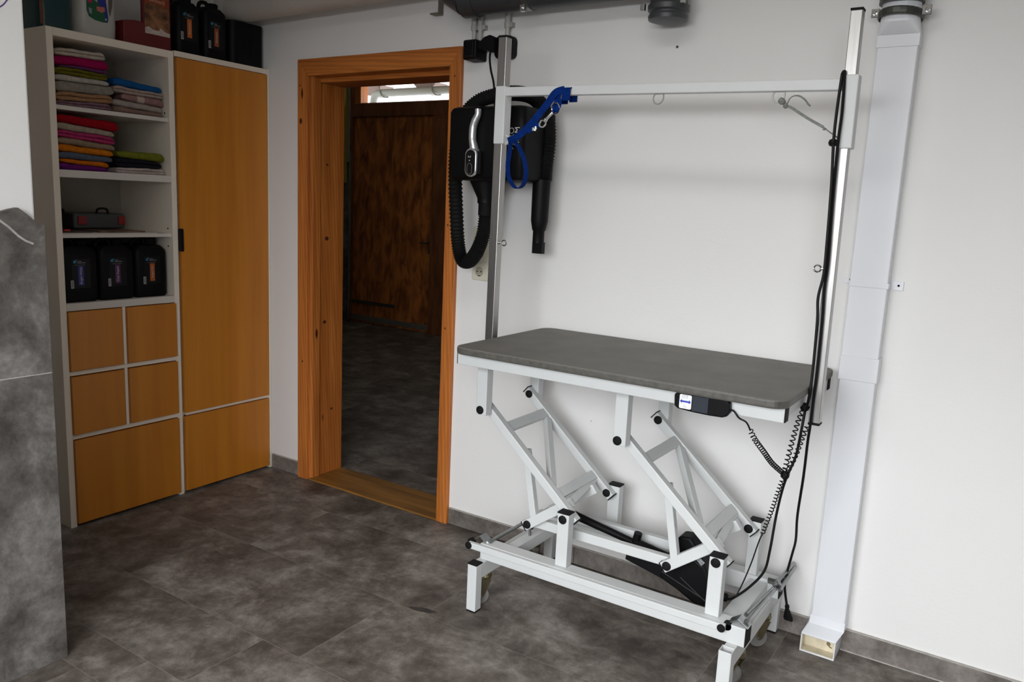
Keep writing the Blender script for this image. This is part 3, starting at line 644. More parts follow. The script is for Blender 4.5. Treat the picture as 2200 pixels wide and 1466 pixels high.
sticker('pink_panel', [(-0.866, 2.232), (-0.842, 2.232), (-0.846, 2.182), (-0.862, 2.182)], (0.50, 0.012, 0.09), dl, 0.0004)
sticker('blue_panel', [(-0.822, 2.26), (-0.800, 2.22), (-0.788, 2.21), (-0.783, 2.15), (-0.780, 2.122), (-0.790, 2.118), (-0.797, 2.16), (-0.822, 2.19)], (0.012, 0.02, 0.28), dl, 0.0005)
sticker('pale_swoosh', [(-0.838, 2.25), (-0.826, 2.22), (-0.822, 2.188), (-0.834, 2.195), (-0.840, 2.215)], (0.42, 0.44, 0.33), dl, 0.0006)
sticker('red_banner', [(-0.828, 2.172), (-0.794, 2.176), (-0.792, 2.160), (-0.806, 2.152), (-0.826, 2.156)], (0.55, 0.16, 0.12), dl, 0.0008)
sticker('yellow_leaf', [(-0.812, 2.285), (-0.806, 2.26), (-0.801, 2.285)], (0.40, 0.42, 0.03), dl, 0.0008)
sticker('white_corner_dot', [(-0.792, 2.133), (-0.785, 2.131), (-0.786, 2.124), (-0.793, 2.126)], (0.5, 0.5, 0.5), dl, 0.0010)
sticker('pictogram_box', [(-0.861, 2.162), (-0.848, 2.160), (-0.848, 2.138), (-0.859, 2.142)], (0.30, 0.28, 0.36), dl, 0.0008)
tin = thing('treat_box', 'dark red box with a picture label of brown treats on the shelf cabinet', 'box', (-3.43, -0.61, 2.0455))
REDB = mat('dark_red_card', (0.135, 0.006, 0.008), 0.45, noise=(4, .1))
mb = MB(); mb.prism([(-0.722, 2.0455), (-0.500, 2.0455), (-0.500, 2.140), (-0.632, 2.150), (-0.668, 2.152), (-0.722, 2.142)], 'x', -3.55, -3.330); mb.build('body', REDB, tin, bevel=0.003)
mb = MB(); mb.box(-3.350, -3.3302, -0.630, -0.500, 2.1405, 2.32); mb.build('carton_front', REDB, tin, bevel=0.002)
mb = MB(); mb.box(-3.3305, -3.3285, -0.624, -0.506, 2.108, 2.30); tl_ = mb.build('picture_label', mat('treat_photo', (0.20, 0.085, 0.035), .4, noise=(34, .85)), tin)
def pic(nm, poly, col, dx=0.0006, name='print'):
    q = MB(); q.prism(poly, 'x', -3.3285, -3.3285+dx); return lab(q.build(name, mat(nm, col, .45, noise=(30, .35)), tl_), nm.replace('_', ' '))
pic('white_label_foot', [(-0.624, 2.108), (-0.506, 2.108), (-0.506, 2.124), (-0.53, 2.127), (-0.55, 2.140), (-0.557, 2.127), (-0.59, 2.128), (-0.605, 2.138), (-0.624, 2.131)], (0.55, 0.46, 0.42))
pic('rust_red_band', [(-0.624, 2.262), (-0.59, 2.268), (-0.55, 2.272), (-0.508, 2.262), (-0.508, 2.225), (-0.54, 2.232), (-0.60, 2.236), (-0.624, 2.225)], (0.30, 0.045, 0.012))
pic('pale_top_strip', [(-0.59, 2.30), (-0.506, 2.30), (-0.506, 2.266), (-0.55, 2.274), (-0.59, 2.27)], (0.36, 0.20, 0.15), 0.0004)
pic('orange_fruit', [(-0.620, 2.30), (-0.592, 2.30), (-0.594, 2.276), (-0.606, 2.268), (-0.618, 2.278)], (0.48, 0.22, 0.02), 0.0008)
pic('green_leaf', [(-0.573, 2.284), (-0.563, 2.292), (-0.553, 2.276), (-0.566, 2.270)], (0.03, 0.12, 0.02), 0.0009)
textmesh('lettering', 'Leckerli', 0.024, mat('cream_lettering', (0.55, 0.36, 0.24), .5), tl_, (-3.3273, -0.565, 2.249), (0,1,-0.06), (0,0.06,1), 0.0003)

# purple ink swirl on the white paint at the top left
mb = MB(); X = -2.3715
mb.tube(smooth_path([(X, -1.72, 1.905), (X, -1.668, 1.900), (X, -1.648, 1.908), (X, -1.634, 1.925), (X, -1.622, 1.945), (X, -1.63, 1.98), (X, -1.68, 2.0), (X, -1.72, 1.98)]), 0.0016, 8)
tag(mb.build('wall_sticker', mat('violet_ink', (0.07, 0.03, 0.20), .6), smooth=True), 'thin violet curl drawn on the white stub wall', 'wall sticker')

# ================================================================== grooming table
T = thing('grooming_table', 'white electric dog grooming table with a dark grey top and overhead restraint frame', 'grooming table', (-1.05, -0.33, 0))
mb = MB(); mb.prism(rrect(-1.603, -0.492, -0.645, -0.018, 0.05, 8), 'z', 0.945, 0.970); tt = mb.build('tabletop', [TOP, EDGE], T, bevel=0.006, seg=3)
for p in tt.data.polygons:
    if abs(p.normal.z) < 0.5: p.material_index = 1
def part(m_, name, mt=WHITE, par=T, bev=0.0025, sm=False): return m_.build(name, mt, par, bevel=bev, smooth=sm)
# frame under the top
for y0, y1 in ((-0.606, -0.570), (-0.080, -0.044)):
    mb = MB(); mb.box(-1.604, -0.502, y0, y1, 0.9025, 0.9447); r_ = part(mb, 'top_rail')
    for xa, xb in ((-1.607, -1.6038), (-0.5022, -0.499)):
        mb = MB(); mb.box(xa, xb, y0+0.001, y1-0.001, 0.9035, 0.9437); part(mb, 'end_cap', RUBBER, r_, 0.001)
for xa, xb in ((-1.590, -1.555), (-0.545, -0.510)):
    mb = MB(); mb.box(xa, xb, -0.5698, -0.0802, 0.905, 0.9447); part(mb, 'end_rail')
def bolt(p, par, r=0.0150, h=0.007, ax=(0,-1,0)):
    mb = MB(); mb.lathe([(r, 0), (r, h*0.45), (r*0.82, h*0.85), (r*0.4, h), (0, h)], p, ax, 20); return part(mb, 'bolt_cap', RUBBER, par, 0, True)
def cap_box(par, *b): mb = MB(); mb.box(*b); return part(mb, 'end_cap', RUBBER, par, 0.001)
PIV = {'L': ((-1.568, 0.7265), (-1.210, 0.4090)), 'R': ((-1.030, 0.7240), (-0.6785, 0.4125))}
HX = {'L': (-1.586, -1.543), 'R': (-1.046, -1.002)}; UX = {'L': (-1.231, -1.187), 'R': (-0.699, -0.655)}
RHX = {'L': (-1.585, -1.546), 'R': (-1.044, -1.005)}; RUX = {'L': (-1.219, -1.172), 'R': (-0.686, -0.646)}
YF = (-0.510, -0.472); YR = (-0.150, -0.112)
for s in 'LR':
    (tx, tz), (bx, bz) = PIV[s]
    mb = MB(); mb.box(HX[s][0], HX[s][1], YF[0], YF[1], 0.708, 0.9024); h_ = part(mb, 'hanger'); bolt((tx, YF[0], tz), h_)
    mb = MB(); mb.box(UX[s][0], UX[s][1], YF[0], YF[1], 0.2405, 0.4285); u_ = part(mb, 'upright'); bolt((bx, YF[0], bz), u_)
    cap_box(u_, UX[s][0]-0.001, UX[s][1]+0.001, YF[0]-0.001, YF[1]+0.001, 0.4285, 0.4335)
    mb = MB(); mb.box(RHX[s][0], RHX[s][1], YR[0], YR[1], 0.700, 0.9024); part(mb, 'hanger')
    mb = MB(); mb.box(RUX[s][0], RUX[s][1], YR[0], YR[1], 0.2405, 0.4300); u_ = part(mb, 'upright')
    cap_box(u_, RUX[s][0]-0.001, RUX[s][1]+0.001, YR[0]-0.001, YR[1]+0.001, 0.4300, 0.4350)
    a, b = Vector((tx, 0, tz)), Vector((bx, 0, bz)); d = (b-a).normalized()
    # the swinging frame: two arms, two cross bars, a diagonal
    for yc, front in ((-0.455, True), (-0.166, False)):
        p0 = a-d*0.022; p1 = b+d*(0.030 if front else 0.022)
        mb = MB(); mb.beam((p0.x, yc, p0.z), (p1.x, yc, p1.z), 0.030, 0.031, (0,1,0)); ar = part(mb, 'lift_arm')
        for q, sg in ((p0, -1), (p1, 1)):
            mb = MB(); e = q+d*sg*0.0015; mb.beam((e.x-d.x*0.0016, yc, e.z-d.z*0.0016), (e.x+d.x*0.0016, yc, e.z+d.z*0.0016), 0.031, 0.032, (0,1,0)); part(mb, 'end_cap', RUBBER, ar, 0)
        if not front:
            bolt((tx, -0.181, tz), ar); bolt((bx, -0.181, bz), ar)
    for f in (0.205, 0.83):
        c = a.lerp(b, f); mb = MB(); mb.beam((c.x, -0.440, c.z), (c.x, -0.181, c.z), 0.024, 0.036, (d.z, 0, -d.x)); part(mb, 'cross_bar')
    c0 = a.lerp(b, 0.26); c1 = a.lerp(b, 0.75)
    mb = MB(); mb.beam((c0.x, -0.190, c0.z), (c1.x, -0.436, c1.z), 0.024, 0.026, (d.z, 0, -d.x)); part(mb, 'diagonal_brace')
    # bell-crank lever with its strut, front and rear
    E = Vector({'L': (-1.393, 0, 0.319), 'R': (-0.859, 0, 0.320)}[s]); top = a.lerp(b, 0.925); ld = (top-E).normalized()
    for yc, front in ((-0.4235, True), (-0.236, False)):
        q0 = E-ld*0.018; q1 = top+ld*0.012
        mb = MB(); mb.beam((q0.x, yc, q0.z), (q1.x, yc, q1.z), 0.027, 0.036, (0,1,0)); lv = part(mb, 'lever')
        if front:
            bolt((E.x, yc-0.0138, E.z), lv)
            m2 = a.lerp(b, 0.42); e2 = E+ld*0.030
            mb = MB(); mb.beam((m2.x, yc, m2.z), (e2.x, yc, e2.z), 0.026, 0.026, (0,1,0)); part(mb, 'strut')
            mb = MB(); e = q0-ld*0.0015; mb.beam((e.x-ld.x*0.0015, yc, e.z-ld.z*0.0015), (e.x+ld.x*0.0015, yc, e.z+ld.z*0.0015), 0.028, 0.037, (0,1,0)); part(mb, 'end_cap', RUBBER, lv, 0)
    c2, c3 = a.lerp(b, 0.93), a.lerp(b, 0.855)
    mb = MB(); mb.beam((c2.x, -0.440, c2.z), (c3.x, -0.182, c3.z), 0.010, 0.028, (d.z, 0, -d.x)); part(mb, 'diagonal_brace')
for yc in (-0.395, -0.268):
    mb = MB(); mb.beam((-1.393, yc, 0.319), (-0.859, yc, 0.320), 0.026, 0.034, (0,1,0)); part(mb, 'coupling_rod')
# base
for y0, y1 in ((-0.526, -0.470), (-0.152, -0.100)):
    mb = MB(); mb.box(-1.532, -0.566, y0, y1, 0.1805, 0.2400); r_ = part(mb, 'base_rail')
    cap_box(r_, -0.5662, -0.563, y0+0.001, y1-0.001, 0.1815, 0.239)
FX = {'L': (-1.541, -1.502), 'R': (-0.622, -0.583)}
for s in 'LR':
    x0, x1 = FX[s]; xm = (x0+x1)/2
    mb = MB(); mb.box(x0+0.002, x1-0.002, -0.5505, -0.048, 0.122, 0.1803); part(mb, 'cross_beam')
    for k, (y0, y1) in enumerate(((-0.588, -0.5507), (-0.0478, -0.0125))):
        if s == 'R' and k == 0:            # the cap of this foot is missing: an open tube
            mb = MB(); t = 0.0025
            mb.box(x0, x0+t, y0, y1, 0.004, 0.1845); mb.box(x1-t, x1, y0, y1, 0.004, 0.1845); mb.box(x0+t, x1-t, y0, y0+t, 0.004, 0.1845); mb.box(x0+t, x1-t, y1-t, y1, 0.004, 0.1845)
            ft = part(mb, 'foot', bev=0.0006)
        else:
            mb = MB(); mb.box(x0, x1, y0, y1, 0.006, 0.1800); ft = part(mb, 'foot')
            mb = MB(); mb.box(x0-0.0005, x1+0.0005, y0-0.0005, y1+0.0005, 0.1800, 0.1850); part(mb, 'end_cap', RUBBER, ft, 0.001)
        mb = MB(); mb.box(x0+0.001, x1-0.001, y0+0.001, y1-0.001, 0.0, 0.006); part(mb, 'foot_pad', RUBBER, ft, 0.001)
for x0, x1 in ((-1.462, -1.421), (-0.664, -0.604)):
    mb = MB(); mb.box(x0, x1, -0.4695, -0.1525, 0.183, 0.2290); part(mb, 'cross_beam')
# castor lifting bar along the front, and the zinc pedal rods
mb = MB(); mb.beam((-1.577, -0.5345, 0.226), (-0.624, -0.5345, 0.229), 0.016, 0.024, (0,1,0)); pb = part(mb, 'pedal_bar')
bolt((-1.572, -0.5425, 0.226), pb, 0.0135); bolt((-0.634, -0.5425, 0.229), pb, 0.0125)
for x in (-1.575, -0.622):
    mb = MB(); mb.lathe([(0.014, 0), (0.014, 0.014), (0.01, 0.016)], (x, -0.526, 0.232), (0,1,0), 16); part(mb, 'end_cap', RUBBER, pb, 0, True)
for x, nm in ((-1.535, 'L'), (-0.588, 'R')):
    mb = MB(); mb.prism([(x-0.035, 0.2405), (x-0.005, 0.262), (x+0.028, 0.2405), (x+0.022, 0.2405), (x-0.005, 0.256), (x-0.029, 0.2405)], 'y', -0.52, -0.48); part(mb, 'folded_bracket', ZINC, T, 0.0005)
mb = MB(); mb.tube([(-0.572, -0.505, 0.247), (-0.560, -0.20, 0.250)], 0.0062, 12); mb.tube([(-0.590, -0.44, 0.243), (-0.566, -0.20, 0.247)], 0.0070, 12)
mb.tube([(-0.566, -0.215, 0.262), (-0.553, -0.028, 0.268)], 0.0072, 12); mb.tube([(-0.548, -0.22, 0.248), (-0.545, -0.04, 0.262)], 0.0062, 12)
mb.lathe([(0.012, -0.01), (0.012, 0.012)], (-0.562, -0.205, 0.257), (0.7, 0, 0.7), 6); mb.lathe([(0.010, -0.008), (0.010, 0.010)], (-0.572, -0.50, 0.247), (0, 1, 0.3), 6); mb.lathe([(0.011, -0.012), (0.011, 0.010)], (-0.580, -0.20, 0.262), (1, 0, 0), 6)
part(mb, 'pedal_rod', ZINC, T, 0, True)
mb = MB(); mb.tube([(-1.508, -0.505, 0.243), (-1.500, -0.06, 0.245)], 0.0068, 12); mb.lathe([(0.010, -0.008), (0.010, 0.010)], (-1.508, -0.50, 0.243), (0, 1, 0.2), 6); part(mb, 'pedal_rod', ZINC, T, 0, True)
mb = MB(); mb.lathe([(0.005, 0), (0.005, 0.026), (0.013, 0.028), (0.014, 0.036), (0.008, 0.040)], (-1.44, -0.335, 0.229), (0,0,1), 16); part(mb, 'adjusting_screw', ZINC, T, 0, True)
# castors hung under the cross beams
def castor(x, y, rot, zc=0.036, rw=0.033):
    ca, sa = math.cos(rot), math.sin(rot)
    c = MB(); c.lathe([(0.021, 0.1215), (0.023, 0.110), (0.020, 0.100), (0.0, 0.100)], (x, y, 0), (0,0,1), 18)
    ax = Vector((-sa, ca, 0)); fw = Vector((ca, sa, 0))
    for sg in (-1, 1):
        p0 = Vector((x, y, 0.102))+ax*sg*0.0155; p1 = Vector((x, y, zc))+fw*0.020+ax*sg*0.0155
        c.beam(p0, p1, 0.003, 0.036, ax, 0.003, 0.020)
    root = part(c, 'castor', BRASS, T, 0.001)
    wc = Vector((x, y, zc))+fw*0.020
    m_ = MB(); m_.lathe([(rw-0.008, -0.011), (rw-0.002, -0.0115), (rw, -0.008), (rw, 0.008), (rw-0.002, 0.0115), (rw-0.008, 0.011)], wc, ax, 24); part(m_, 'wheel', mat('grey_wheel', (0.17, 0.165, 0.155), .6, noise=(9, .1)), root, 0, True)
    m_ = MB(); m_.lathe([(0.006, -0.018), (0.006, 0.018)], wc, ax, 12); part(m_, 'axle', ZINC, root, 0, True)
castor(-1.520, -0.500, PI+0.9); castor(-1.520, -0.150, 2.2); castor(-0.602, -0.440, PI*0.9); castor(-0.602, -0.155, 3.9)
# black linear actuator lying between the couplings
mb = MB(); mb.prism([(-0.925, 0.243), (-0.905, 0.292), (-0.852, 0.400), (-0.812, 0.404), (-0.770, 0.352), (-0.712, 0.215), (-0.722, 0.186), (-0.785, 0.183), (-0.845, 0.213)], 'y', -0.366, -0.298)
ac = part(mb, 'actuator', BLACK, T, 0.008)
mb = MB(); mb.beam((-1.035, -0.345, 0.276), (-0.90, -0.345, 0.262), 0.040, 0.022, (0,1,0), 0.05, 0.045); mb.tube([(-1.02, -0.332, 0.318), (-0.86, -0.332, 0.292)], 0.018, 14); part(mb, 'bracket', BLACKM, ac, 0.002)
mb = MB(); mb.tube([(-1.262, -0.332, 0.358), (-1.02, -0.332, 0.318)], [0.015, 0.012], 14); mb.lathe([(0.014, -0.02), (0.014, 0.02)], (-1.012, -0.332, 0.338), (0.2, 0, 1), 14); part(mb, 'piston', BLACK, ac, 0, True)
mb = MB(); mb.beam((-0.788, -0.3675, 0.350), (-0.762, -0.3675, 0.329), 0.0012, 0.016, (0,1,0)); part(mb, 'rating_plate', mat('grey_plate', (0.30, 0.30, 0.31), .5, noise=(200, .6)), ac, 0)
mb = MB()
for q in ((-0.90, 0.262, -0.735, 0.205), (-0.835, 0.262, -0.745, 0.205), (-0.80, 0.335, -0.765, 0.318)): mb.tube([(q[0], -0.3668, q[1]), (q[2], -0.3668, q[3])], 0.0016, 6)
part(mb, 'casing_rib', mat('black_edge_wear', (0.014, 0.014, 0.0145), .6), ac, 0)
mb = MB(); mb.lathe([(0.014, 0), (0.014, 0.03), (0.009, 0.033)], (-0.715, -0.335, 0.222), (1, 0, 0.1), 14); part(mb, 'cable_gland', BLACK, ac, 0, True)

# steel posts and overhead bar
def post(b0, t0, wd):
    mb = MB(); mb.beam(b0, t0, 0.034, wd, (0,1,0)); p = part(mb, 'post', STEEL, T, 0.002)
    for q in (b0, t0):
        d = (Vector(t0)-Vector(b0)).normalized(); sg = 1 if q is t0 else -1
        mb = MB(); mb.beam(Vector(q)+d*sg*0.0002, Vector(q)+d*sg*0.006, 0.036, wd+0.002, (0,1,0)); part(mb, 'end_cap', RUBBER, p, 0.001)
    return p
pl = post((-1.6445, -0.348, 0.852), (-1.6365, -0.348, 2.022), 0.034)
pr = post((-0.4735, -0.348, 0.858), (-0.4835, -0.348, 2.012), 0.031)
mb = MB(); mb.box(-1.628, -1.6045, -0.365, -0.331, 0.906, 0.942); part(mb, 'post_clamp', STEEL)
mb = MB(); mb.box(-0.499, -0.489, -0.365, -0.331, 0.906, 0.942); part(mb, 'post_clamp', STEEL)
mb = MB(); mb.beam((-1.620, -0.351, 1.8385), (-0.500, -0.351, 1.8185), 0.030, 0.030, (0,1,0)); ob = part(mb, 'overhead_bar')
for zb, zt, f0, f1, ww in ((1.660, 1.8575, -1.6335, -1.6345, 0.042), (1.646, 1.8435, -0.4770, -0.4758, 0.039)):
    mb = MB(); mb.beam((f1, -0.3485, zb), (f0, -0.3485, zt), 0.043, ww, (0,1,0)); part(mb, 'sleeve', WHITE, ob, 0.003)
def dring(cx, zt, par, w_=0.034, h_=0.030, y=-0.352):
    P = [(cx-w_/2*0.72, y, zt), (cx-w_/2, y, zt-h_*0.35), (cx-w_/2*0.86, y, zt-h_*0.75), (cx-w_*0.22, y, zt-h_*0.98), (cx+w_*0.12, y, zt-h_), (cx+w_/2*0.80, y, zt-h_*0.72), (cx+w_/2, y, zt-h_*0.3), (cx+w_/2*0.75, y, zt)]
    m_ = MB(); m_.tube(smooth_path(P+[P[0]], 5)[:-1], 0.0022, 8, closed=True); return part(m_, 'tie_ring', mat('dull_ring', (0.40, 0.39, 0.37), .4, .6), par, 0, True)
dring(-1.045, 1.8130, ob); dring(-0.673, 1.8068, ob)
def eye(p, par, ax=(1,0,0), ring_n=(0.2,1,0), r=0.0095):
    p = Vector(p); ax = Vector(ax).normalized(); n_ = Vector(ring_n); n_ = (n_-ax*n_.dot(ax)).normalized(); b_ = ax.cross(n_)
    m_ = MB(); m_.tube([p, p+ax*0.010], 0.0035, 10); c = p+ax*(0.010+r)
    m_.tube([c+(ax*math.cos(t)+b_*math.sin(t))*r for t in [2*PI*i/20 for i in range(20)]], 0.0027, 8, closed=True)
    m_.lathe([(0.006, 0), (0.006, 0.005), (0.004, 0.006)], p, ax, 12)
    return part(m_, 'eye_bolt', CHROME, par, 0, True)
eye((-1.624, -0.348, 1.312), pl); eye((-0.494, -0.352, 1.310), pr, (-1, -0.15, 0))
mb = MB(); mb.tube([(-1.613, -0.352, 1.690), (-1.602, -0.356, 1.684), (-1.599, -0.358, 1.674), (-1.603, -0.358, 1.664), (-1.613, -0.354, 1.659)], 0.0035, 8); part(mb, 'sleeve_loop', WHITE, ob, 0, True)

# hand control clipped to the front rail
mb = MB(); mb.prism([(-0.808, 0.936), (-0.800, 0.9435), (-0.655, 0.9435), (-0.646, 0.936), (-0.644, 0.912), (-0.652, 0.898), (-0.664, 0.893), (-0.70, 0.8915), (-0.75, 0.8925), (-0.795, 0.896), (-0.806, 0.903)], 'y', -0.630, -0.607)
hc = part(mb, 'hand_control', BLACK, T, 0.004)
mb = MB(); mb.box(-0.752, -0.706, -0.6308, -0.6296, 0.897, 0.9415); part(mb, 'cover_plate', NAVY, hc, 0)
mb = MB(); mb.prism(rrect(-0.7905, -0.7545, 0.8995, 0.9405, 0.004, 4), 'y', -0.6308, -0.6298); part(mb, 'sticker', STICK, hc, 0)
Y0 = -0.6308
mb = MB(); mb.prism([(-0.789, 0.9205), (-0.783, 0.9265), (-0.783, 0.9230), (-0.762, 0.9230), (-0.762, 0.9265), (-0.756, 0.9205), (-0.762, 0.9145), (-0.762, 0.9180), (-0.783, 0.9180), (-0.783, 0.9145)], 'y', Y0-0.0005, Y0); lab(part(mb, 'arrow', BLUEP, hc, 0), 'blue double-headed arrow')
mb = MB()
for x in (-0.782, -0.778, -0.772, -0.768): mb.box(x, x+0.0008, Y0-0.0004, Y0, 0.930, 0.939)
mb.box(-0.782, -0.766, Y0-0.0004, Y0, 0.9385, 0.9392); mb.box(-0.779, -0.766, Y0-0.0004, Y0, 0.904, 0.9046); mb.box(-0.776, -0.7752, Y0-0.0004, Y0, 0.904, 0.913); mb.box(-0.771, -0.7704, Y0-0.0004, Y0, 0.904, 0.910)
part(mb, 'line_drawing', GREYP, hc, 0)
# cables
hand_cable = [(-0.650, -0.620, 0.917), (-0.637, -0.6165, 0.915), (-0.621, -0.612, 0.897), (-0.613, -0.565, 0.876), (-0.604, -0.55, 0.851)]
coil_hand = [(-0.604, -0.55, 0.851), (-0.591, -0.54, 0.824), (-0.575, -0.5, 0.784), (-0.56, -0.44, 0.734), (-0.538, -0.37, 0.687)]
coil_left = [(-0.5085, -0.352, 0.891), (-0.516, -0.37, 0.858), (-0.525, -0.38, 0.794), (-0.534, -0.38, 0.727), (-0.541, -0.37, 0.689)]
coil_right = [(-0.491, -0.352, 0.848), (-0.499, -0.352, 0.821), (-0.508, -0.36, 0.778), (-0.52, -0.36, 0.732), (-0.531, -0.37, 0.696)]
coil_low = [(-0.545, -0.36, 0.668), (-0.554, -0.36, 0.629), (-0.566, -0.355, 0.571), (-0.583, -0.35, 0.505), (-0.591, -0.345, 0.473)]
thin_low = [(-0.591, -0.345, 0.473), (-0.601, -0.34, 0.442), (-0.619, -0.34, 0.359), (-0.641, -0.35, 0.277), (-0.657, -0.36, 0.24), (-0.690, -0.345, 0.228)]
mb = MB(); mb.tube(smooth_path(hand_cable), 0.0026, 8)
mb.tube(coil(coil_hand, 0.0072, 23), 0.0016, 6); mb.tube(coil(coil_left, 0.0066, 14), 0.0019, 6); mb.tube(coil(coil_right, 0.0066, 11), 0.0019, 6); mb.tube(coil(coil_low, 0.0056, 17), 0.0018, 6)
mb.tube(smooth_path(thin_low), 0.0022, 8)
mb.lathe([(0, -0.014), (0.011, -0.009), (0.013, 0), (0.010, 0.010), (0, 0.014)], (-0.537, -0.368, 0.684), (0.4, 0, 1), 12)
mb.lathe([(0, -0.016), (0.011, -0.008), (0.014, 0), (0.011, 0.010), (0, 0.016)], (-0.506, -0.352, 0.898), (0.6, 0, 1), 12)
part(mb, 'coiled_cable', CABLE, T, 0, True)
PCL = [(-0.500, -0.378, 1.842), (-0.501, -0.388, 1.756), (-0.500, -0.392, 1.668), (-0.493, -0.39, 1.542), (-0.488, -0.39, 1.388), (-0.487, -0.39, 1.297), (-0.495, -0.39, 1.23), (-0.49, -0.39, 1.163), (-0.487, -0.39, 1.014), (-0.489, -0.39, 0.937), (-0.501, -0.365, 0.89),
       (-0.503, -0.375, 0.837), (-0.514, -0.36, 0.748), (-0.532, -0.36, 0.683), (-0.545, -0.35, 0.628), (-0.557, -0.34, 0.539), (-0.563, -0.345, 0.43), (-0.575, -0.34, 0.352), (-0.615, -0.34, 0.286), (-0.66, -0.35, 0.238), (-0.690, -0.345, 0.222)]
PCR = [(-0.500, -0.380, 1.842), (-0.4975, -0.376, 1.850), (-0.494, -0.376, 1.842), (-0.489, -0.380, 1.744), (-0.490, -0.382, 1.657), (-0.487, -0.380, 1.492), (-0.482, -0.378, 1.336), (-0.4835, -0.378, 1.257), (-0.480, -0.376, 1.163), (-0.478, -0.376, 1.014), (-0.480, -0.374, 0.916),
       (-0.480, -0.376, 0.850), (-0.485, -0.36, 0.80), (-0.494, -0.32, 0.676), (-0.515, -0.24, 0.523), (-0.528, -0.16, 0.408), (-0.546, -0.105, 0.330), (-0.556, -0.11, 0.253), (-0.555, -0.115, 0.211), (-0.540, -0.12, 0.150)]
mb = MB(); mb.tube(smooth_path(PCL, 5), 0.0041, 8); mb.tube(smooth_path(PCR, 5), 0.0041, 8)
mb.lathe([(0, -0.012), (0.010, -0.008), (0.013, 0), (0.010, 0.008), (0, 0.012)], (-0.502, -0.386, 1.660), (0, 0, 1), 12)
pc = part(mb, 'power_cord', CABLE, T, 0, True)
mb = MB(); mb.loft([[(-0.540+dx+px, -0.12+py, z) for px, py in rrect(-a, a, -0.007, 0.007, 0.005, 3)] for z, a, dx in ((0.156, .006, 0), (0.150, .0075, .0005), (0.143, .006, .001), (0.135, .009, .003), (0.112, .0155, .008), (0.104, .014, .010))])
part(mb, 'plug', BLACK, pc, 0, True)
mb = MB()
for dx in (-0.0085, 0.0085): mb.tube([(-0.530+dx, -0.12, 0.105), (-0.526+dx*1.15, -0.12, 0.087)], 0.0021, 8)
part(mb, 'plug_pin', CHROME, pc, 0, True)

# ------------------------------------------------------------------ leash and tether hung on the overhead bar
LS = thing('dog_leash', 'blue webbing dog leash looped over the left end of the overhead bar', 'leash', (-1.45, -0.385, 1.70))
n1 = [(0.55, 0, 0.83)]
mb = MB()
mb.ribbon(smooth_path([(-1.375, -0.371, 1.835), (-1.405, -0.376, 1.826), (-1.425, -0.385, 1.795), (-1.462, -0.388, 1.752), (-1.505, -0.388, 1.710), (-1.548, -0.386, 1.680), (-1.585, -0.380, 1.668)]), (0.66, 0, -0.75), 0.025, 0.003)
mb.ribbon(smooth_path([(-1.400, -0.3725, 1.800), (-1.398, -0.3725, 1.828), (-1.396, -0.3705, 1.8385), (-1.396, -0.351, 1.840), (-1.396, -0.331, 1.838), (-1.396, -0.3295, 1.80), (-1.396, -0.333, 1.795)]), (1, 0, 0), 0.026, 0.003)
mb.ribbon(smooth_path([(-1.365, -0.3755, 1.799), (-1.365, -0.3755, 1.828), (-1.364, -0.373, 1.8395), (-1.364, -0.350, 1.842), (-1.364, -0.329, 1.839), (-1.364, -0.327, 1.80)]), (1, 0, 0), 0.030, 0.003)
mb.ribbon(smooth_path([(-1.50, -0.391, 1.700), (-1.475, -0.393, 1.712), (-1.455, -0.393, 1.722)]), (0.5, 0, -0.8), 0.018, 0.004)
part(mb, 'strap', BLUE, LS, 0.0006)
mb = MB(); mb.ribbon(smooth_path([(-1.560, -0.387, 1.672), (-1.535, -0.385, 1.645), (-1.512, -0.382, 1.600), (-1.505, -0.380, 1.560), (-1.512, -0.380, 1.524), (-1.530, -0.380, 1.508), (-1.552, -0.380, 1.513), (-1.576, -0.380, 1.545), (-1.582, -0.380, 1.590), (-1.576, -0.380, 1.640), (-1.572, -0.382, 1.672)], 8), (0.25, 1, 0.1), 0.020, 0.0025); part(mb, 'hand_loop', BLUE, LS, 0.0005)
def ringm(c, r, n_, th=0.0022):
    c = Vector(c); n_ = Vector(n_).normalized(); a = n_.orthogonal().normalized(); b = n_.cross(a)
    return [c+(a*math.cos(t)+b*math.sin(t))*r for t in [2*PI*i/22 for i in range(22)]]
mb = MB(); mb.tube(ringm((-1.395, -0.388, 1.774), 0.017, (0.2, 1, 0.15)), 0.0022, 8, closed=True); part(mb, 'metal_ring', CHROME, LS, 0, True)
mb = MB(); mb.ribbon(smooth_path([(-1.385, -0.380, 1.803), (-1.380, -0.390, 1.785), (-1.392, -0.393, 1.762), (-1.402, -0.386, 1.775), (-1.398, -0.379, 1.803)]), (0.9, 0.1, 0.3), 0.015, 0.003); part(mb, 'tab', BLUE, LS, 0.0005)
mb = MB(); mb.tube(smooth_path([(-1.404, -0.392, 1.760), (-1.416, -0.394, 1.748), (-1.428, -0.394, 1.736)]), [0.0045, *[0.005]*11, 0.004], 10); mb.lathe([(0.007, -0.004), (0.007, 0.004)], (-1.430, -0.394, 1.734), (0.7, 0, 0.7), 12)
mb.tube(smooth_path([(-1.430, -0.394, 1.734), (-1.428, -0.394, 1.722), (-1.440, -0.394, 1.712), (-1.452, -0.394, 1.719), (-1.446, -0.394, 1.733), (-1.432, -0.394, 1.735)]), 0.0026, 8); part(mb, 'snap_hook', CHROME, LS, 0, True)
mb = MB(); mb.box(-1.478, -1.466, -0.398, -0.390, 1.700, 1.712); mb.box(-1.470, -1.462, -0.398, -0.392, 1.706, 1.716); part(mb, 'rivet', CHROME, LS, 0.001)
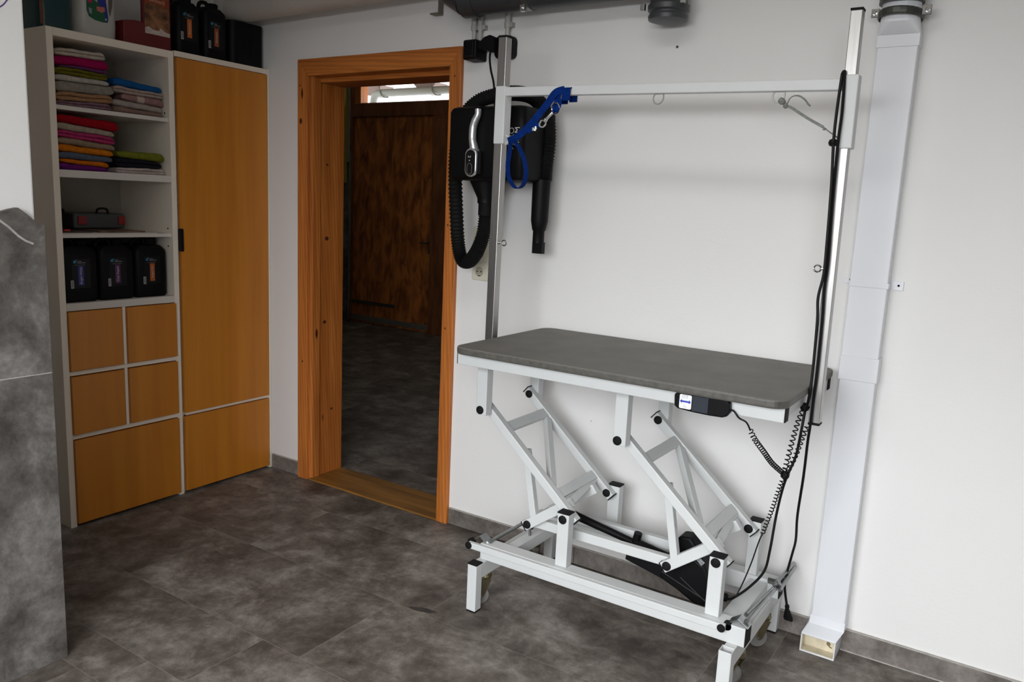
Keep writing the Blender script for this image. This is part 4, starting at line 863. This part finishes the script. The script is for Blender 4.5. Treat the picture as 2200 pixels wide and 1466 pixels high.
mb = MB(); mb.tube(smooth_path([(-1.556, -0.372, 1.514), (-1.552, -0.372, 1.501), (-1.545, -0.372, 1.503), (-1.547, -0.372, 1.513)]), 0.002, 8); part(mb, 'small_ring', CHROME, LS, 0, True)

TE = thing('tether_strap', 'thin grey strap knotted to the right ring of the overhead bar', 'strap', (-0.60, -0.36, 1.73))
mb = MB(); mb.tube(smooth_path([(-0.668, -0.352, 1.783), (-0.657, -0.354, 1.778), (-0.646, -0.356, 1.766), (-0.63, -0.36, 1.759), (-0.578, -0.365, 1.727), (-0.536, -0.368, 1.704)]), 0, 8, flat=(0.0042, 0.0016, (0.4, 0.3, 0.8)))
mb.tube(smooth_path([(-0.536, -0.368, 1.704), (-0.52, -0.372, 1.692), (-0.503, -0.374, 1.681), (-0.494, -0.374, 1.674)]), 0.0018, 8); part(mb, 'strap', GREYC, TE, 0, True)
mb = MB(); mb.tube(smooth_path([(-0.647, -0.354, 1.770), (-0.64, -0.354, 1.786), (-0.628, -0.354, 1.7935), (-0.613, -0.354, 1.792), (-0.598, -0.354, 1.782), (-0.587, -0.354, 1.769), (-0.581, -0.354, 1.764)]), 0, 8, flat=(0.0030, 0.0014, (0.3, 0.6, 0.6))); part(mb, 'loose_tail', GREYC, TE, 0, True)
mb = MB(); mb.lathe([(0, -0.012), (0.008, -0.009), (0.010, 0), (0.007, 0.008), (0, 0.011)], (-0.661, -0.355, 1.779), (1, 0, -0.7), 8); mb.lathe([(0, -0.008), (0.006, -0.006), (0.008, 0), (0.005, 0.006), (0, 0.008)], (-0.649, -0.356, 1.766), (0.3, 0, 1), 7); mb.lathe([(0, -0.007), (0.005, 0), (0, 0.008)], (-0.533, -0.369, 1.699), (1, 0, 0.3), 6); part(mb, 'knot', GREYC, TE, 0.001)

# ================================================================== wall-mounted dryer
DR = thing('wall_dryer', 'black wall-mounted pet dryer with a silver control arm and ribbed hose', 'dryer', (-1.76, -0.15, 1.54))
mb = MB()
mb.loft([[(x_, y_, z) for x_, y_ in rrect(-1.934+k, -1.590-k, -0.275+k, -0.040, 0.022, 7)] for z, k in ((1.535, .016), (1.541, .005), (1.550, 0), (1.785, 0), (1.800, .006), (1.806, .018))])
part(mb, 'body', BLACK, DR, 0, True)
mb = MB(); mb.box(-1.90, -1.62, -0.040, -0.001, 1.58, 1.80); part(mb, 'wall_bracket', BLACKM, DR, 0.004)
mb = MB(); mb.lathe([(0.075, 0.0), (0.07, -0.02), (0.034, -0.105), (0.034, -0.125), (0, -0.125)], (-1.835, -0.155, 1.575), (-0.06, 0, 1), 22); part(mb, 'air_outlet', BLACK, DR, 0, True)
mb = MB(); mb.lathe([(0.031, 0), (0.031, 0.085), (0.028, 0.088)], (-1.828, -0.152, 1.402), (0.0, 0, 1), 20); part(mb, 'hose_cuff', BLACKM, DR, 0, True)
HP = smooth_path([(-1.829, -0.150, 1.41), (-1.838, -0.150, 1.33), (-1.862, -0.150, 1.265), (-1.900, -0.150, 1.218), (-1.938, -0.152, 1.222), (-1.958, -0.155, 1.290), (-1.965, -0.165, 1.42), (-1.972, -0.170, 1.56), (-1.972, -0.165, 1.68), (-1.955, -0.155, 1.775), (-1.905, -0.135, 1.838), (-1.83, -0.115, 1.865), (-1.74, -0.105, 1.872), (-1.66, -0.10, 1.852), (-1.605, -0.100, 1.79), (-1.588, -0.100, 1.70), (-1.593, -0.105, 1.60), (-1.600, -0.110, 1.545)], 26)
RR = [0.0265+0.0032*(1 if (i % 3) == 0 else (-0.2 if (i % 3) == 1 else -0.6)) for i in range(len(HP))]
mb = MB(); mb.tube(HP, RR, 16); part(mb, 'hose', RUBBER, DR, 0, True)
mb = MB(); mb.lathe([(0.0335, 0.0), (0.0345, -0.01), (0.033, -0.155), (0.026, -0.190), (0.0225, -0.195), (0.0225, -0.24), (0, -0.24)], (-1.600, -0.115, 1.548), (0.01, 0, 1), 20)
mb.box(-1.622, -1.578, -0.126, -0.104, 1.268, 1.312); part(mb, 'nozzle', BLACK, DR, 0, True)
# silver arm with the oval control panel
AY = -0.292
mb = MB(); P = smooth_path([(-1.783, AY, 1.792), (-1.783, AY, 1.772), (-1.795, AY, 1.750), (-1.803, AY, 1.725), (-1.804, AY, 1.69), (-1.802, AY, 1.675), (-1.800, AY+0.003, 1.660), (-1.799, AY+0.008, 1.640)], 6)
RA = [0.0125]*6+[0.0125+0.002*i/6 for i in range(6)]+[0.0145]*6+[0.0145]*6+[0.0145]*6+[0.0145+0.0015*i/6 for i in range(6)]+[0.0160+0.004*i/6 for i in range(6)]+[0.0205]
mb.tube(P, RA, 18); part(mb, 'control_arm', SILVER, DR, 0, True)
def oval(cx, cz, a, b, n=40):
    pts = []
    for i in range(n):
        t = 2*PI*i/n; pts.append((cx+a*math.cos(t), cz+(b-a)*(1 if math.sin(t) > 0 else -1)*(abs(math.sin(t)) > 0.02)+a*math.sin(t)))
    return pts
mb = MB(); mb.prism(oval(-1.7985, 1.598, 0.0265, 0.053), 'y', AY-0.0160, AY-0.004); cp_ = part(mb, 'panel_housing', SILVER, DR, 0.003, True)
mb = MB(); mb.prism(oval(-1.7985, 1.597, 0.0215, 0.0465), 'y', AY-0.0175, AY-0.0155); part(mb, 'control_panel', BLACKG, cp_, 0)
mb = MB(); mb.lathe([(0.0, 0), (0.0022, 0), (0, 0.001)], (-1.802, AY-0.0175, 1.605), (0,-1,0), 8); mb.box(-1.808, -1.806, AY-0.0179, AY-0.0175, 1.617, 1.622); mb.box(-1.799, -1.797, AY-0.0179, AY-0.0175, 1.617, 1.622); mb.box(-1.808, -1.797, AY-0.0179, AY-0.0175, 1.616, 1.617); part(mb, 'indicator', WPRINT, cp_, 0)
mb = MB(); q = [(x_, AY-0.0177, z_) for x_, z_ in oval(-1.801, 1.574, 0.011, 0.020)]; mb.tube(q, 0.0005, 5, closed=True); part(mb, 'button_ring', GREYP, cp_, 0)
mb = MB(); mb.box(-1.812, -1.762, AY-0.0038, -0.262, 1.556, 1.640); mb.box(-1.796, -1.770, AY-0.008, -0.262, 1.7905, 1.804); part(mb, 'arm_mount', BLACKM, DR, 0.004)
textmesh('lettering', 'AERO', 0.030, WPRINT, DR, (-1.640, -0.2758, 1.688), (0,0,1), (-1,0,0), 0.0004)
textmesh('lettering', 'AC M', 0.030, WPRINT, DR, (-1.616, -0.2758, 1.692), (0,0,1), (-1,0,0), 0.0004)
mb = MB(); mb.tube(smooth_path([(-1.895, -0.060, 2.060), (-1.893, -0.075, 2.02), (-1.882, -0.080, 1.97), (-1.865, -0.080, 1.915), (-1.86, -0.075, 1.84), (-1.86, -0.06, 1.78)]), 0.0042, 8); part(mb, 'mains_cable', CABLE, DR, 0, True)
mb = MB(); mb.loft([[(x_, -0.055+dy, z_) for x_, z_, dy in ring_] for ring_ in
    [[(x0+dx, z0, yy) for dx, yy in ((0, -.018), (0, .018))] for x0, z0 in ()]]) if False else mb.prism([(-1.958, 2.062), (-1.950, 2.078), (-1.925, 2.098), (-1.900, 2.104), (-1.880, 2.095), (-1.878, 2.045), (-1.900, 2.040), (-1.915, 2.052), (-1.945, 2.050)], 'y', -0.075, -0.040)
part(mb, 'mains_plug', BLACKM, DR, 0.004)

# ------------------------------------------------------------------ electrics on the wall
SW = thing('switch_box', 'black cube-shaped surface switch under two grey conduits beside the door frame', 'switch', (-1.99, -0.04, 2.015))
mb = MB(); mb.box(-2.024, -1.958, -0.080, -0.0005, 2.015, 2.092); part(mb, 'body', BLACK, SW, 0.007)
mb = MB(); mb.box(-2.018, -1.968, -0.086, -0.0798, 2.022, 2.086); part(mb, 'cover_frame', BLACKG, SW, 0.003)
mb = MB(); mb.box(-2.010, -1.976, -0.0885, -0.0858, 2.032, 2.078); part(mb, 'rocker', BLACK, SW, 0.002)
SO = thing('surface_socket', 'black rounded surface socket under a single grey conduit, behind the left steel post', 'socket', (-1.86, -0.02, 2.02))
mb = MB(); mb.prism(rrect(-1.898, -1.812, 2.018, 2.104, 0.02, 6), 'y', -0.040, -0.0005); part(mb, 'housing', BLACK, SO, 0.005)
mb = MB(); mb.lathe([(0.026, 0), (0.026, 0.003), (0.022, 0.004)], (-1.84, -0.040, 2.062), (0,-1,0), 24); part(mb, 'face', BLACKM, SO, 0, True)
def conduit(x, zb, zt, lb, grp, clipz=2.135):
    c = thing('conduit', lb, 'conduit', (x, -0.022, zb), grp)
    m_ = MB(); m_.tube([(x, -0.022, zb), (x, -0.022, clipz)], 0.0085, 12); m_.tube([(x, -0.022, clipz), (x, -0.022, zt)], 0.0118, 14); part(m_, 'tube', COND, c, 0, True)
    m_ = MB(); m_.box(x+0.010, x+0.022, -0.024, -0.0005, clipz+0.004, clipz+0.022); m_.tube([(x, -0.022, clipz+0.003), (x, -0.022, clipz+0.022)], 0.0135, 14); part(m_, 'clip', COND, c, 0.001)
conduit(-2.012, 2.0925, 2.70, 'grey conduit on the left, entering the black switch box', 'conduits above the doorway')
conduit(-1.982, 2.0925, 2.70, 'grey conduit just right of its twin above the switch box', 'conduits above the doorway')
conduit(-1.850, 2.1045, 2.70, 'grey conduit dropping alone to the surface socket behind the steel post', 'conduits above the doorway')
SK = thing('wall_socket', 'cream triple wall outlet half hidden by the dryer hose', 'outlet', (-1.948, -0.008, 1.126))
mb = MB(); mb.prism(rrect(-1.989, -1.907, 1.126, 1.352, 0.008, 4), 'y', -0.010, -0.0005); part(mb, 'cover_plate', CREAM, SK, 0.002)
for zc in (1.164, 1.239, 1.314):
    mb = MB(); mb.prism(rrect(-1.984, -1.912, zc-0.035, zc+0.035, 0.005, 4), 'y', -0.0125, -0.0102); part(mb, 'insert', CREAM, SK, 0.001)
    mb = MB(); mb.lathe([(0.0205, 0.0), (0.0205, 0.0008), (0.018, -0.004), (0, -0.004)], (-1.948, -0.0128, zc), (0,-1,0), 24); e_ = part(mb, 'socket_well', mat('shadow_cream', (0.40, 0.37, 0.28), .5, noise=(8, .05)), SK, 0, True)
    mb = MB()
    for dx in (-0.0095, 0.0095): mb.lathe([(0.003, 0.0), (0.003, 0.0012), (0, 0.0012)], (-1.948+dx, -0.0130, zc), (0,-1,0), 10)
    mb.box(-1.955, -1.941, -0.0142, -0.0130, zc-0.0195, zc-0.0165); part(mb, 'contact', BLACKM, e_, 0)
mb = MB(); mb.lathe([(0.0045, 0), (0.0045, 0.002), (0.002, 0.003), (0, 0.0022)], (-1.141, -0.0002, 2.023), (0,-1,0), 12); tag(mb.build('wall_plug', mat('dark_plug', (0.06, 0.055, 0.05), .6)), 'small dark screw plug in the white wall above the overhead bar', 'wall plug')
mb = MB(); mb.lathe([(0.0022, 0), (0.0022, 0.002), (0, 0.0026)], (-1.383, -0.0002, 0.615), (0,-1,0), 10); tag(mb.build('nail', mat('pale_nail', (0.40, 0.38, 0.36), .6)), 'tiny pale nail in the white wall under the tabletop', 'nail')

# ------------------------------------------------------------------ pipes along the top
GP = thing('drain_pipe', 'dark grey plastic drain pipe running along the top of the wall', 'pipe', (-1.6, -0.075, 2.23))
mb = MB(); mb.tube([(-1.995, -0.098, 2.232), (-1.13, -0.098, 2.232)], 0.058, 24); part(mb, 'pipe', PVCG, GP, 0, True)
mb = MB(); mb.tube([(-2.005, -0.098, 2.232), (-1.94, -0.098, 2.232)], 0.064, 24); mb.tube([(-2.15, -0.098, 2.30), (-2.10, -0.098, 2.272), (-2.005, -0.098, 2.236)], [0.035, 0.040, 0.058], 20); part(mb, 'reducer', PVCG, GP, 0, True)
mb = MB(); mb.tube([(-1.715, -0.098, 2.232), (-1.690, -0.098, 2.232)], 0.0615, 24); part(mb, 'clamp_band', ZINC, GP, 0, True)
mb = MB(); mb.box(-1.712, -1.692, -0.152, -0.136, 2.158, 2.182); mb.lathe([(0.005, 0), (0.005, 0.006), (0.003, 0.007)], (-1.702, -0.152, 2.170), (0,-1,0), 8); part(mb, 'clamp_screw', CHROME, GP, 0.001)
mb = MB(); mb.lathe([(0.0, 0), (0.045, 0.0), (0.066, 0.006), (0.068, 0.018), (0.063, 0.026), (0.063, 0.030), (0.070, 0.036), (0.071, 0.052), (0.064, 0.06), (0.062, 0.15)], (-1.145, -0.092, 2.086), (0,0,1), 30); part(mb, 'cleaning_cap', PVCG, GP, 0, True)
mb = MB(); mb.box(-1.222, -1.207, -0.155, -0.140, 2.118, 2.14); mb.box(-1.08, -1.065, -0.155, -0.14, 2.13, 2.15); part(mb, 'clamp_lug', ZINC, GP, 0.001)
mb = MB(); mb.tube([(-3.40, -0.115, 2.312), (-2.20, -0.115, 2.330)], 0.060, 24); wp = mb.build('heating_pipe', PIPEW, smooth=True); tag(wp, 'thick pale insulated pipe running above the doorway over the canisters', 'pipe')
mb = MB(); mb.box(-2.216, -2.190, -0.006, -0.001, 2.218, 2.42); mb.box(-2.232, -2.190, -0.040, -0.001, 2.214, 2.220); tag(mb.build('pipe_hook', mat('grey_brown_iron', (0.20, 0.18, 0.15), .6, .3, noise=(9, .1)), bevel=0.001), 'flat grey steel hook hanging on the wall above the door frame', 'hook')

# white rectangular downpipe (flat duct) on the right
DU = thing('flat_duct', 'white rectangular plastic duct running down the wall right of the table', 'duct', (-0.418, -0.03, 0))
mb = MB(); mb.box(-0.472, -0.364, -0.055, -0.0005, 0.095, 0.945); mb.box(-0.476, -0.364, -0.055, -0.0005, 1.02, 1.975); part(mb, 'duct', PVCW, DU, 0.003)
mb = MB(); mb.box(-0.4765, -0.3600, -0.058, -0.0005, 0.943, 1.022); part(mb, 'joint_sleeve', PVCW, DU, 0.002)
mb = MB(); mb.box(-0.4785, -0.3610, -0.058, -0.0005, 1.968, 2.003); mb.loft([[(x_, y_, 2.003) for x_, y_ in rrect(-0.4785, -0.361, -0.058, -0.0005, 0.006, 5)], [(x_, y_, 2.035) for x_, y_ in rrect(-0.476, -0.366, -0.090, -0.0005, 0.040, 5)], [(x_, y_, 2.11) for x_, y_ in rrect(-0.474, -0.368, -0.105, -0.0005, 0.0515, 5)]]); part(mb, 'adapter', PVCW, DU, 0.001)
mb = MB(); mb.box(-0.4755, -0.3605, -0.0575, -0.0005, 1.245, 1.262); mb.box(-0.3605, -0.325, -0.006, -0.0005, 1.240, 1.268); mb.box(-0.500, -0.4755, -0.006, -0.0005, 1.250, 1.266); cl_ = part(mb, 'bracket', PVCW, DU, 0.001)
mb = MB(); mb.lathe([(0.0035, 0), (0.0035, 0.002), (0, 0.002)], (-0.339, -0.006, 1.255), (0,-1,0), 10); mb.lathe([(0.003, 0), (0.003, 0.002), (0, 0.002)], (-0.483, -0.006, 1.262), (0,-1,0), 10); part(mb, 'screw', BLACKM, cl_, 0)
# outlet foot: an open, slightly yellowed mouth
mb = MB(); a, b, y0 = -0.4885, -0.3770, -0.104
mb.loft([[(-0.474, -0.0575, 0.118), (-0.362, -0.0575, 0.118), (-0.362, -0.0005, 0.118), (-0.474, -0.0005, 0.118)], [(-0.476, -0.062, 0.090), (-0.362, -0.062, 0.090), (-0.362, -0.0005, 0.090), (-0.476, -0.0005, 0.090)], [(a, y0+0.004, 0.066), (b, y0+0.004, 0.066), (b, -0.0005, 0.066), (a, -0.0005, 0.066)]])
mb.box(a, b, y0+0.004, -0.0105, 0.0604, 0.0660); mb.box(a, a+0.004, y0, -0.0105, 0.004, 0.0604); mb.box(b-0.004, b, y0, -0.0105, 0.004, 0.0604); mb.box(a, b, y0, -0.0105, 0.0005, 0.0055)
part(mb, 'outlet_foot', PVCW, DU, 0.0012)
mb = MB(); mb.box(a+0.004, b-0.004, -0.062, -0.0106, 0.0055, 0.0604); mb.box(a+0.004, b-0.004, y0+0.002, -0.0622, 0.0055, 0.0068); mb.box(a+0.0041, a+0.0052, y0+0.003, -0.0622, 0.0070, 0.0602); fi = part(mb, 'mouth_lining', PVCY, DU, 0)
mb = MB(); mb.lathe([(0.0, 0), (0.007, 0.001), (0.004, 0.002), (0, 0.003)], (-0.405, -0.0625, 0.034), (0.2,-1,0.2), 7); mb.tube([(-0.41, -0.063, 0.04), (-0.401, -0.065, 0.026), (-0.394, -0.063, 0.022)], 0.002, 6); part(mb, 'dry_leaf_bit', mat('leaf_bit', (0.20, 0.15, 0.08), .8), DU, 0)
mb = MB(); mb.tube(ringm((-0.421, -0.052, 2.056), 0.0605, (0.03, 0.1, 1)), 0, 10, closed=True, flat=(0.012, 0.004, (0,0,1))); mb.box(-0.500, -0.478, -0.075, -0.068, 2.053, 2.077); mb.box(-0.362, -0.338, -0.075, -0.068, 2.050, 2.077)
cb = part(mb, 'pipe_clamp', mat('clamp_rubber', (0.06, 0.065, 0.055), .45, .4, noise=(20, .2)), DU, 0.0008)
mb = MB(); mb.lathe([(0.006, 0), (0.006, 0.005), (0.004, 0.006)], (-0.490, -0.075, 2.065), (0,-1,0), 8); mb.lathe([(0.006, 0), (0.006, 0.005), (0.004, 0.006)], (-0.348, -0.075, 2.063), (0,-1,0), 8); mb.box(-0.4995, -0.4785, -0.0758, -0.0748, 2.0535, 2.0765); mb.box(-0.3615, -0.3385, -0.0758, -0.0748, 2.0505, 2.0765); part(mb, 'clamp_screw', CHROME, cb, 0)
mb = MB(); mb.tube([(-0.421, -0.060, 2.088), (-0.421, -0.060, 2.75)], 0.062, 24); lab(part(mb, 'upper_pipe', PVCG, DU, 0, True), 'dark grey pipe end above the clamp')
